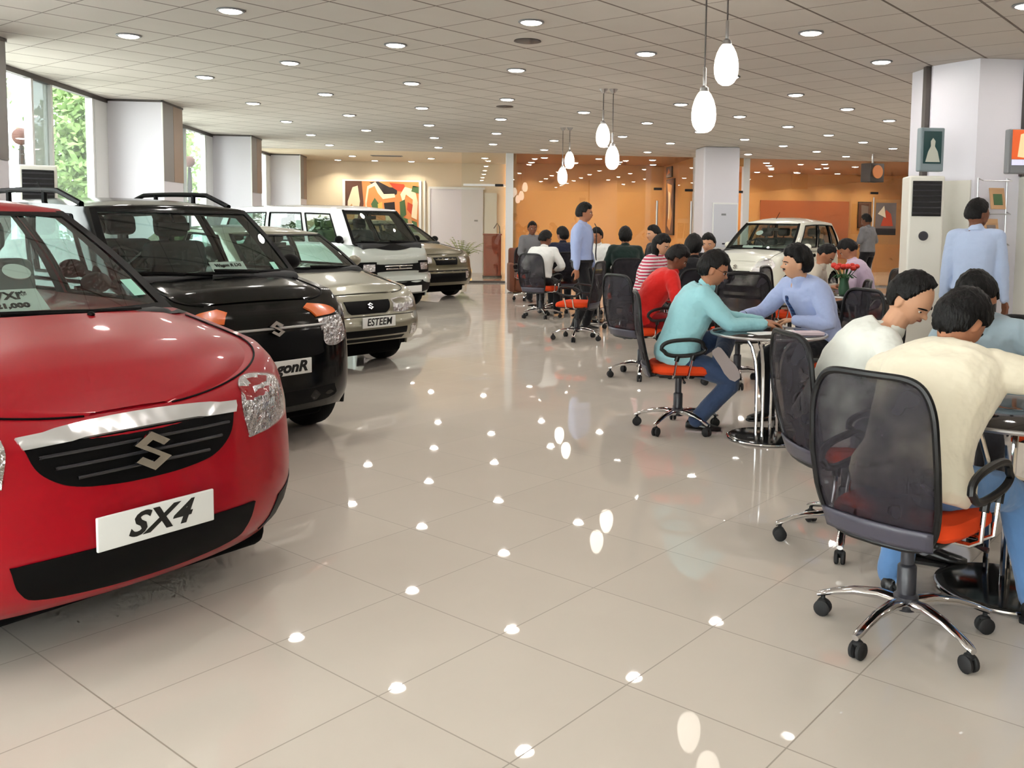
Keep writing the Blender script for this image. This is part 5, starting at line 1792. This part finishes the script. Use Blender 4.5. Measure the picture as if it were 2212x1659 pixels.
def hand(mb, wrist, d, palm_n, side, curl=0.5, sc=1.0, spread=1.0):
    """wrist -> direction d, palm normal palm_n (the way the palm faces)"""
    d = d.normalized(); n = (palm_n - d * palm_n.dot(d)).normalized(); s = d.cross(n) * side   # s towards the thumb
    # palm
    rows = []
    for (t, w, h) in ((0, .026, .019), (.025, .034, .017), (.055, .041, .015), (.08, .042, .013), (.092, .038, .010)):
        c = wrist + d * t * sc
        rows.append([c + s * w * sc * math.cos(q) + n * h * sc * math.sin(q) for q in [2 * PI * j / 14 for j in range(14)]])
    mb.loft(rows)
    for k, (o, ln) in enumerate(((.030, .072), (.010, .080), (-.011, .075), (-.031, .058))):
        p = wrist + (d * .085 + s * o) * sc
        dd = (d + s * o * 2.0 * spread).normalized()
        pts = [p]
        ang = 0
        for q, f in enumerate((.45, .32, .23)):
            ang += curl * (0.55 + .1 * k)
            dr = (dd * math.cos(ang) + n * math.sin(ang)).normalized()
            pts.append(pts[-1] + dr * ln * f * sc)
        mb.tube(pts, [.0092 * sc, .0088 * sc, .0080 * sc, .0062 * sc], 8)
        mb.ball(pts[-1], .0064 * sc, u=8, v=6)
    p = wrist + (d * .018 + s * .028) * sc
    t1 = p + (d * .026 + s * .028 + n * .012) * sc
    t2 = t1 + (d * .032 + s * .008 + n * .012 * (1 + curl)) * sc
    t3 = t2 + (d * .022 - s * .002 + n * .010 * (1 + curl)) * sc
    mb.tube([p, t1, t2, t3], [.014 * sc, .0115 * sc, .0095 * sc, .0075 * sc], 8)
    mb.ball(t3, .0076 * sc, u=8, v=6)


def person(S):
    """local frame: x the way the pelvis faces, y left, z up; origin on the floor under the pelvis"""
    root = empty('person', W(*S['pos']), HD(S['head']), S['label'], 'person')
    near = S.get('near', False)
    vx = S.get('voxel', .007 if near else .011)
    skin = MT[S.get('skin', 'skin')]
    hz = S.get('hip', .60)
    hgt = S.get('size', 1.0)
    lean, side = R(S.get('lean', 5)), R(S.get('side', 0))
    up = Vector((math.sin(lean) * math.cos(side), math.sin(side), math.cos(lean) * math.cos(side))).normalized()
    hip = Vector((0, 0, hz))
    tw = R(S.get('twist', 0))
    # spine curves forward
    def sp(t):
        l = lean * (0.45 + 1.1 * t)
        return Vector((math.sin(l), math.sin(side) * 1.0, math.cos(l))).normalized()
    spine = [hip]
    N_ = 10
    for i in range(N_): spine.append(spine[-1] + sp(i / N_) * .53 / N_ * hgt)
    def SPN(t):
        f = t * N_; i = min(int(f), N_ - 1)
        return spine[i].lerp(spine[i + 1], f - i)
    def frame(t):
        u = sp(min(1, t))
        a = tw * t
        lat = Vector((-math.sin(a), math.cos(a), 0)); lat = (lat - u * lat.dot(u)).normalized()
        return u, lat, lat.cross(u).normalized()        # up, left, front
    bw = S.get('build', 1.0)
    prof = [(-.16, .150, .105), (-.08, .172, .125), (.02, .170, .128), (.16, .150, .118), (.30, .148, .118), (.48, .165, .126), (.66, .182, .126), (.80, .190, .112), (.88, .175, .092), (.94, .120, .072), (.99, .068, .062)]
    def torso(mb, grow, t0=-.2, t1=2, lowflare=0):
        rows = []
        for (t, w, d) in prof:
            if t < t0 or t > t1: continue
            c = SPN(max(0, t)) + sp(0) * min(0, t) * .53
            u, lat, fr = frame(max(0, t))
            w2, d2 = (w + grow + (lowflare if t < .05 else 0)) * bw, (d + grow + (lowflare if t < .05 else 0)) * bw
            e = .86
            rows.append([c + lat * w2 * math.copysign(abs(math.cos(q)) ** e, math.cos(q)) + fr * d2 * math.copysign(abs(math.sin(q)) ** e, math.sin(q)) for q in [2 * PI * j / 28 for j in range(28)]])
        mb.loft(rows)
    u1, lat1, fr1 = frame(.85)
    shoulder = {s: SPN(.86) + lat1 * s * .165 * bw for s in (1, -1)}
    neck0 = SPN(.94)
    hp, hy, hr = R(S.get('nod', 15)), R(S.get('turn', 0)), R(S.get('tilt', 0))
    hdir = Vector((math.sin(lean * S.get('necklean', .9) + hp * .35), 0, 1)).normalized()
    headc = neck0 + (up * .5 + Vector((0, 0, .5))).normalized() * .065 + Vector((fr1.x, fr1.y, 0)) * .03 * (1 + math.sin(hp)) + Vector((0, 0, .085 * math.cos(lean * .5)))
    if 'headoff' in S: headc += Vector(S['headoff'])
    MH = Matrix.Translation(headc) @ Matrix.Rotation(hy, 4, 'Z') @ Matrix.Rotation(hp, 4, 'Y') @ Matrix.Rotation(hr, 4, 'X')
    hs = S.get('headsize', 1.05)
    # ---- limbs
    ual, fal = .285 * hgt, .255 * hgt
    arms = {}
    for s, key in ((1, 'lh'), (-1, 'rh')):
        tgt = Vector(S.get(key, (.30, s * .16, .74)))
        hint = Vector(S.get(key + '_hint', (-.35, s * .7, -.7)))
        el, wr = ik(shoulder[s], tgt, ual, fal, hint)
        arms[s] = (shoulder[s], el, wr)
    legs = {}
    tl, sl = .43 * hgt, .42 * hgt
    for s, kf in ((1, 'lf'), (-1, 'rf')):
        hj = hip + Vector((0, s * .095, -.03))
        ft = Vector(S.get(kf, (.42, s * .14, .085)))
        hint = Vector(S.get(kf + '_hint', (1, s * .12, .9)))
        kn, an = ik(hj, ft, tl, sl, hint)
        legs[s] = (hj, kn, an)
    # ---- body (one continuous skin)
    mb = MB()
    torso(mb, -.012)
    head_mesh(mb, MH, hs)
    limb(mb, [neck0 - up * .05, headc - Vector((0, 0, .03)) - (MH.to_3x3() @ Vector((1, 0, 0))) * .012], [.060, .052], 14)
    for s in (1, -1):
        e = MH @ Vector((-.006, s * .077, -.005))
        R3 = MH.to_3x3()
        mb.ball(e, (.021 * hs, .013 * hs, .034 * hs), R3 @ Matrix.Rotation(s * .3, 3, 'Z'), u=12, v=8)
    for s in (1, -1):
        a, b, c = arms[s]
        limb(mb, [a, b, c], [.050, .036, .024], 12)
        hd = Vector(S.get('lhd' if s > 0 else 'rhd', (c - b)))
        hn = Vector(S.get('lhn' if s > 0 else 'rhn', (0, 0, -1)))
        hand(mb, c, hd, hn, s if True else -s, S.get('curl', .45))
        h_, k_, a_ = legs[s]
        limb(mb, [h_, k_, a_], [.076, .050, .036], 12)
        mb.ball(a_ + Vector((.03, 0, -.04)), (.06, .035, .03), u=10, v=8)
    body = mb.build('body', skin, root)
    remesh(body, S.get('skinvox', .0048 if near else .010), 2 if near else 1)
    # ---- trousers
    tm = MT[S['trousers']] if isinstance(S['trousers'], str) else S['trousers']
    mb = MB()
    torso(mb, .006, -.3, .10)
    for s in (1, -1):
        h_, k_, a_ = legs[s]
        d_ = (a_ - k_).normalized()
        limb(mb, [h_ + Vector((0, 0, .0)), h_.lerp(k_, .5), k_, k_.lerp(a_, .4), a_ - d_ * .0], [.098 * bw, .086, .070, .066, S.get('cuff', .060)], 14, 3)
    folds(remesh(mb.build('trousers', tm, root), vx, 3), .012)
    # ---- shoes
    for s in (1, -1):
        h_, k_, a_ = legs[s]
        key = 'lfd' if s > 0 else 'rfd'
        fd = Vector(S.get(key, (1, s * .15, -.0))).normalized()
        fu = Vector(S.get(key + 'u', (0, 0, 1)))
        fu = (fu - fd * fu.dot(fd)).normalized(); fs = fu.cross(fd)
        a2 = a_ - fu * .045
        rows = []
        for (x, w, h, zc) in ((-.075, .022, .022, .0), (-.06, .034, .036, .008), (-.02, .038, .045, .014), (.04, .040, .036, .004), (.10, .046, .026, -.006), (.155, .040, .020, -.012), (.18, .022, .014, -.015)):
            c = a2 + fd * x + fu * (zc)
            rows.append([c + fs * w * math.cos(q) + fu * h * (math.sin(q) if math.sin(q) > 0 else math.sin(q) * .75) for q in [2 * PI * j / 16 for j in range(16)]])
        sh_ = MB().loft(rows).build('shoe', MT[S.get('shoes', 'shoe')], root, sharp=70)
        if near:
            out = [(-.078, .024), (-.06, .037), (-.02, .040), (.04, .041), (.10, .049), (.155, .043), (.188, .022)]
            loop = [a2 + fd * x + fs * w for x, w in out] + [a2 + fd * x - fs * w for x, w in reversed(out)]
            MB().loft([[p - fu * .026 for p in loop], [p - fu * .040 for p in loop]]).build('sole', MT[S.get('soles', 'rubber')], sh_, smooth=False)
    # ---- shirt
    sm_ = MT[S['shirt']] if isinstance(S['shirt'], str) else S['shirt']
    mb = MB()
    torso(mb, S.get('loose', .014), -.3 if S.get('untucked') else -.01, .95, .012 if S.get('untucked') else 0)
    limb(mb, [SPN(.88), neck0 + up * S.get('neckup', .025)], [.080, .064], 16)
    for s in (1, -1):
        a, b, c = arms[s]
        limb(mb, [SPN(.84) + lat1 * s * .09, a], [.087, .079], 14)
        if S.get('short'): limb(mb, [a, a.lerp(b, .85)], [.070, .064], 14)
        else: limb(mb, [a, a.lerp(b, .5), b, b.lerp(c, .5), c - (c - b).normalized() * .01], [.076, .068, .061, .054, .040], 14, 3)
    shirt = folds(remesh(mb.build('shirt', sm_, root), vx, 3), S.get('fold', .022))
    # collar
    if S.get('collar', S.get('nod', 15) < 30):
        uu = (headc - neck0).normalized()
        rows = []
        fr = fr1; lt = lat1
        for (dz, rr) in ((.004, .066), (.034, .060), (.037, .064), (.008, .073)):
            rows.append([neck0 + uu * (dz - .012 * math.sin(q)) + lt * rr * math.cos(q) + fr * rr * math.sin(q) for q in [2 * PI * j / 24 for j in range(24)]])
        mb = MB(); mb.quadgrid(rows + [rows[0]], closed=True)
        mb.build('collar', sm_, root, weld=.0001)
    if S.get('belt'):
        t = .03
        c = SPN(t); u, lt, fr = frame(t)
        rows = [[c + u * dz + lt * (.186 + g) * bw * math.cos(q) + fr * (.142 + g) * bw * math.sin(q) for q in [2 * PI * j / 32 for j in range(32)]] for dz, g in ((-.018, 0), (-.018, .006), (.018, .006), (.018, 0))]
        mb = MB(); mb.quadgrid(rows + [rows[0]], closed=True); mb.build('belt', 'chairplastic', root, weld=.0001)
    if 'tie' in S:
        rows = []
        for (t, w) in ((.97, .018), (.93, .022), (.90, .016), (.70, .026), (.45, .032), (.22, .038), (.12, .034), (.05, .006)):
            c = SPN(t); u, lt, fr = frame(t)
            d = interp([(p[0], p[2]) for p in prof], t)
            c = c + fr * (max(d + .046, .112) * bw + (.048 if t > .72 else .012))
            rows.append([c + lt * w, c + fr * .007 + lt * w * .6, c + fr * .009, c + fr * .007 - lt * w * .6, c - lt * w, c - fr * .004])
        MB().loft(rows).build('tie', MT[S['tie']], root)
    # ---- hair and face
    st = S.get('hair', {})
    mb = MB(); head_mesh(mb, MH, hs, hair_fn(st), 56, 40)
    if st.get('long'):
        for k in range(5):
            a = PI + (k - 2) * .38
            p = MH @ Vector((math.cos(a) * .085, math.sin(a) * .07, .02))
            limb(mb, [p, p - Vector((0, 0, .09)), p - Vector((0, 0, st['long']))], [.045, .05, .035], 10)
    if st.get('bun'):
        mb.ball(MH @ Vector((-.10, 0, -.02)), .045)
    h = mb.build('hair', 'hair', root)
    if st.get('long') or st.get('bun'): remesh(h, .009, 1)
    if near or S.get('face', True):
        for s in (1, -1):
            d = Vector((math.cos(.40), s * math.sin(.40), .07)).normalized()
            p = d * (head_rad(d) - .0035) * hs
            e = MB().ball(MH @ p, .0115 * hs, u=14, v=10).build('eye', 'eye', root)
            MB().ball(MH @ (p + Vector((.0085, s * .0035, -.001)) * hs), .0052 * hs, u=10, v=8).build('iris', 'iris', e)
            pts = []
            for q in range(6):
                a = s * (.18 + .095 * q)
                z = .20 + .035 * math.sin(PI * (q + 1) / 6)
                d = Vector((math.cos(a), math.sin(a), z)).normalized()
                pts.append(MH @ (d * (head_rad(d) + .001) * hs))
            MB().tube(pts, [.003, .0042, .0045, .004, .0034, .002], 6).build('eyebrow', 'hair', root)
            if near:
                pts = []
                for q in range(6):
                    a = s * (.28 + .05 * q); d = Vector((math.cos(a), math.sin(a), .095 + .03 * math.sin(PI * q / 5))).normalized()
                    pts.append(MH @ (d * (head_rad(d) + .0035) * hs))
                MB().tube(pts, [.002, .0035, .004, .004, .0035, .002], 6).build('eyelid', skin, root)
        pts = []
        for q in range(7):
            a = (q - 3) * .085; d = Vector((math.cos(a), math.sin(a), -.475 + .012 * abs(q - 3) / 3)).normalized()
            pts.append(MH @ (d * (head_rad(d) + .0012) * hs))
        MB().tube(pts, [.001, .003, .0045, .005, .0045, .003, .001], 6).build('mouth', 'lip', root)
        if S.get('moustache'):
            pts = []
            for q in range(9):
                a = (q - 4) * .075; d = Vector((math.cos(a), math.sin(a), -.335 - .015 * abs(q - 4) / 4)).normalized()
                pts.append(MH @ (d * (head_rad(d) + .003) * hs))
            MB().tube(pts, [.002, .005, .006, .006, .005, .006, .006, .005, .002], 6).build('moustache', 'hair', root)
        if S.get('glasses'):
            for s in (1, -1):
                d = Vector((math.cos(.42), s * math.sin(.42), .07)).normalized()
                c = d * (head_rad(d) + .016)
                c.y = s * .035
                mb = MB().tube([MH @ (c + Vector((-.25 * abs(math.cos(2 * PI * k / 20) * .024) * 0, math.cos(2 * PI * k / 20) * .024, math.sin(2 * PI * k / 20) * .017))) for k in range(20)], .0016, 5, closed=True)
                mb.tube([MH @ (c + Vector((0, s * .024, .003))), MH @ Vector((.0, s * .082, .018))], .0016, 5)
                mb.tube([MH @ (c + Vector((0, -s * .024, .003))), MH @ Vector((c.x + .004, 0, c.z + .003))], .0016, 5)
                mb.build('glasses', 'trimblack', root)
    if S.get('watch'):
        a, b, c = arms[S['watch']]
        d = (c - b).normalized(); o = d.orthogonal().normalized(); o2 = d.cross(o)
        MB().tube([c - d * .03 + (o * math.cos(q) + o2 * math.sin(q)) * .036 for q in [2 * PI * k / 18 for k in range(18)]], .007, 6, closed=True).build('watch', 'chairplastic', root)
    return root


for nm, c in dict(shirt_cream=(238, 229, 206), shirt_offwhite=(232, 234, 226), shirt_greyblue=(166, 186, 198), shirt_cyan=(158, 212, 220), shirt_lav=(172, 186, 226),
                  shirt_blue=(160, 176, 218), shirt_paleblue=(176, 192, 222), shirt_red=(206, 34, 30), shirt_white=(226, 226, 222), shirt_black=(16, 15, 20),
                  shirt_green=(28, 46, 42), shirt_navy=(22, 26, 48), shirt_grey=(120, 120, 124), shirt_pink=(204, 184, 206), shirt_beige=(196, 186, 170),
                  jeans=(92, 130, 178), jeans_dark=(54, 70, 100), trousers_black=(20, 20, 24), trousers_grey=(150, 150, 158), trousers_char=(44, 44, 50), trousers_red=(140, 20, 24)).items():
    MT[nm] = cloth(nm.replace('_', ' ') + ' cloth', c)
MT['shirt_stripe'] = striped('pink and white striped cloth', (232, 226, 228), (196, 60, 90), 26, 'Z')
MT['shirt_dotted'] = striped('black and white patterned cloth', (30, 30, 34), (214, 210, 208), 16, 'Z')
MT['shoe'] = pm('black leather shoe', (18, 17, 18), .3)
MT['shoe_tan'] = pm('tan sandal', (170, 140, 110), .6)
MT['sole'] = pm('grey rubber sole', (158, 146, 144), .8)
MT['tie_blue'] = striped('navy diagonal tie', (26, 44, 92), (44, 76, 122), 40, 'Z')
MT['tie_black'] = pm('black tie', (14, 14, 20), .5)

PPL = [
    # the three at the table on the right
    dict(pos=(1.25, 3.29), head=44, label='man in cream shirt and blue jeans seated with his back to us, head bent', shirt='shirt_cream', trousers='jeans', near=True, lean=40, hip=.60,
         nod=46, turn=-12, tilt=4, lh=(.56, .18, .80), rh=(.60, -.30, .80), lh_hint=(0, 1, .1), rh_hint=(-.1, -1, .25), lf=(.30, .20, .085), rf=(.46, -.30, .085), loose=.030, build=1.06,
         untucked=True, hair=dict(front=.30, side=-.30, nape=-.92, thick=.020), neckup=.06, fold=.02, twist=-10, shoes='shoe', cuff=.068),
    dict(pos=(1.22, 4.27), head=-14, label='balding man in off-white shirt seated left of the right-edge table, looking down', shirt='shirt_offwhite', trousers='trousers_grey', near=True, lean=33, hip=.58,
         nod=38, turn=-30, tilt=6, lh=(.56, .06, .80), rh=(.48, -.28, .80), rh_hint=(-.2, -1, -.5), lf=(.40, .16, .085), rf=(.42, -.18, .085), skin='skin_light', untucked=True, loose=.030, build=1.06,
         hair=dict(front=.66, side=-.22, nape=-.80, temple=.15, thick=.013), headoff=(.035, 0, .02)),
    dict(pos=(2.24, 4.74), head=222, label='man in grey blue shirt at the right edge, head bowed behind the cream shirt', shirt='shirt_greyblue', trousers='trousers_char', near=True, lean=36, hip=.60,
         nod=40, turn=0, lh=(.34, .24, .80), rh=(.42, -.10, .80), hair=dict(front=.36, side=-.25, nape=-.6, thick=.019), skin='skin'),
    # the pair at the chrome-legged table
    dict(pos=(.76, 6.60), head=-4, label='man in cyan shirt and dark jeans with legs crossed, writing at the table', shirt='shirt_cyan', trousers='jeans_dark', near=True, lean=25, hip=.57,
         nod=22, turn=-4, lh=(.60, .10, .795), rh=(.60, -.10, .795), rh_hint=(-.3, -.5, -.8), lf=(.30, -.16, .56), lf_hint=(.8, 1.2, .5), lfd=(.6, -.08, -.8), lfdu=(0, 1, 0), rf=(.14, -.08, .085), rf_hint=(1, -.3, 1), untucked=True, loose=.030,
         hair=dict(front=.38, side=-.35, nape=-.75, thick=.018), skin='skin', glasses=True, curl=.9, soles='sole'),
    dict(pos=(1.90, 6.98), head=206, label='young man in lavender shirt and blue tie leaning on the chrome-legged table', shirt='shirt_lav', trousers='trousers_black', near=True, lean=28, hip=.62,
         nod=4, turn=-28, tilt=-4, lh=(.34, .10, .795), rh=(.56, -.26, .795), lf=(.34, .12, .085), rf=(.36, -.14, .085), tie='tie_blue', moustache=True, skin='skin_light', loose=.024, lhd=(.2, -1, -.05),
         hair=dict(front=.38, side=-.35, nape=-.72, thick=.024), watch=-1, curl=.6),
    # centre
    dict(pos=(.68, 8.86), head=5, label='man in bright red shirt bent over the table, seated', shirt='shirt_red', trousers='trousers_red', lean=36, hip=.60,
         nod=30, turn=-10, lh=(.50, .12, .79), rh=(.48, -.18, .79), hair=dict(front=.38, side=-.2, nape=-.5, thick=.02), untucked=True, skin='skin_dark'),
    dict(pos=(1.36, 10.2), head=95, label='person all in black seated with their back to us, beside the white car', shirt='shirt_black', trousers='trousers_black', lean=14, hip=.60, build=1.1,
         nod=10, turn=-20, hair=dict(front=.38, side=-.45, nape=-.8, thick=.026)),
    dict(pos=(1.78, 12.0), head=250, label='person with fair face and dark hair behind the cyan-shirted man', shirt='shirt_black', trousers='trousers_black', lean=12, hip=.60, nod=10, skin='skin_light',
         hair=dict(front=.42, side=-.3, nape=-.7, thick=.018)),
    dict(pos=(.86, 11.2), head=330, label='woman in pink and white striped top with long black hair', shirt='shirt_stripe', trousers='trousers_black', lean=22, hip=.62, nod=22, skin='skin_light',
         hair=dict(front=.40, side=-.3, nape=-.8, thick=.02, long=.20)),
    dict(pos=(1.28, 14.0), head=200, label='woman with long black hair behind the striped top, facing left', shirt='shirt_black', trousers='trousers_black', lean=6, hip=.66, nod=5, skin='skin_light',
         hair=dict(front=.42, side=-.3, nape=-.8, thick=.02, long=.26), size=1.04),
    dict(pos=(.72, 12.9), head=92, label='person in dark green seated with their back to us, centre', shirt='shirt_green', trousers='trousers_black', lean=8, hip=.66, nod=6,
         hair=dict(front=.40, side=-.5, nape=-.8, thick=.02), build=1.05),
    dict(pos=(.42, 14.75), head=240, label='person in a white top seated just behind the standing man', shirt='shirt_white', trousers='trousers_black', lean=12, hip=.64, nod=10, untucked=True,
         hair=dict(front=.40, side=-.3, nape=-.6, thick=.018)),
    dict(pos=(.10, 12.62), head=-12, label='standing man in light blue shirt and black tie, centre of the hall', shirt='shirt_blue', trousers='trousers_black', lean=0, hip=.95, nod=2, turn=8, tie='tie_black', belt=True, build=1.1,
         size=1.04, lh=(.12, .24, .86), rh=(-.02, -.24, .84), lh_hint=(-1, .2, 0), rh_hint=(-1, -.2, 0), lf=(.05, .11, .085), rf=(-.06, -.10, .085), lf_hint=(1, 0, .1), rf_hint=(1, 0, .1), face=True,
         hair=dict(front=.40, side=-.3, nape=-.55, thick=.026)),
    # far left
    dict(pos=(-.52, 14.3), head=75, label='man in a white shirt seated at far left with his back half turned', shirt='shirt_white', trousers='trousers_black', lean=20, hip=.60, nod=15, turn=-40,
         hair=dict(front=.38, side=-.2, nape=-.5, thick=.02), skin='skin_dark'),
    dict(pos=(-.18, 15.2), head=100, label='dark-haired person in navy, seated left of the standing man', shirt='shirt_navy', trousers='trousers_black', lean=14, hip=.64, nod=12, turn=30,
         hair=dict(front=.40, side=-.5, nape=-.8, thick=.024)),
    dict(pos=(-.84, 17.4), head=-70, label='man in grey seated farthest left against the orange wall', shirt='shirt_grey', trousers='trousers_black', lean=8, hip=.72, nod=5, skin='skin_dark',
         hair=dict(front=.44, side=-.1, nape=-.5, thick=.012)),
    # right background
    dict(pos=(3.45, 10.75), head=150, label='person in pale pink shirt seated by the tower air conditioner', shirt='shirt_pink', trousers='trousers_black', lean=22, hip=.60, nod=40, untucked=True,
         hair=dict(front=.40, side=-.3, nape=-.6, thick=.016)),
    dict(pos=(2.60, 10.62), head=-25, label='man in beige leaning over the red flowers', shirt='shirt_beige', trousers='trousers_char', lean=34, hip=.60, nod=45, untucked=True, skin='skin',
         lh=(.42, .1, .80), rh=(.38, -.15, .80), hair=dict(front=.60, side=-.05, nape=-.5, thick=.008)),
    dict(pos=(6.05, 18.9), head=130, label='man standing at back right in grey shirt and black trousers', shirt='shirt_grey', trousers='trousers_black', lean=2, hip=.95, nod=10, skin='skin_dark', short=True,
         size=1.02, lh=(.25, .08, 1.15), rh=(.2, -.15, 1.1), lh_hint=(-.3, .6, -1), rh_hint=(-.3, -.6, -1), lf=(.04, .11, .085), rf=(-.05, -.10, .085), lf_hint=(1, 0, .1), rf_hint=(1, 0, .1),
         hair=dict(front=.40, side=-.2, nape=-.5, thick=.016)),
    dict(pos=(3.46, 7.9), head=62, label='man in pale blue shirt standing with his back to us by the lavender column', shirt='shirt_paleblue', trousers='trousers_char', near=True, voxel=.010, skinvox=.009, lean=2, hip=.95, nod=4, turn=-45, skin='skin_dark',
         size=1.02, untucked=False, lh=(.06, .25, .84), rh=(.02, -.25, .84), lh_hint=(-1, .2, 0), rh_hint=(-1, -.2, 0), lf=(.04, .11, .085), rf=(-.05, -.11, .085), lf_hint=(1, 0, .1), rf_hint=(1, 0, .1),
         hair=dict(front=.42, side=-.15, nape=-.5, thick=.014)),
]
for S in PPL: person(S)
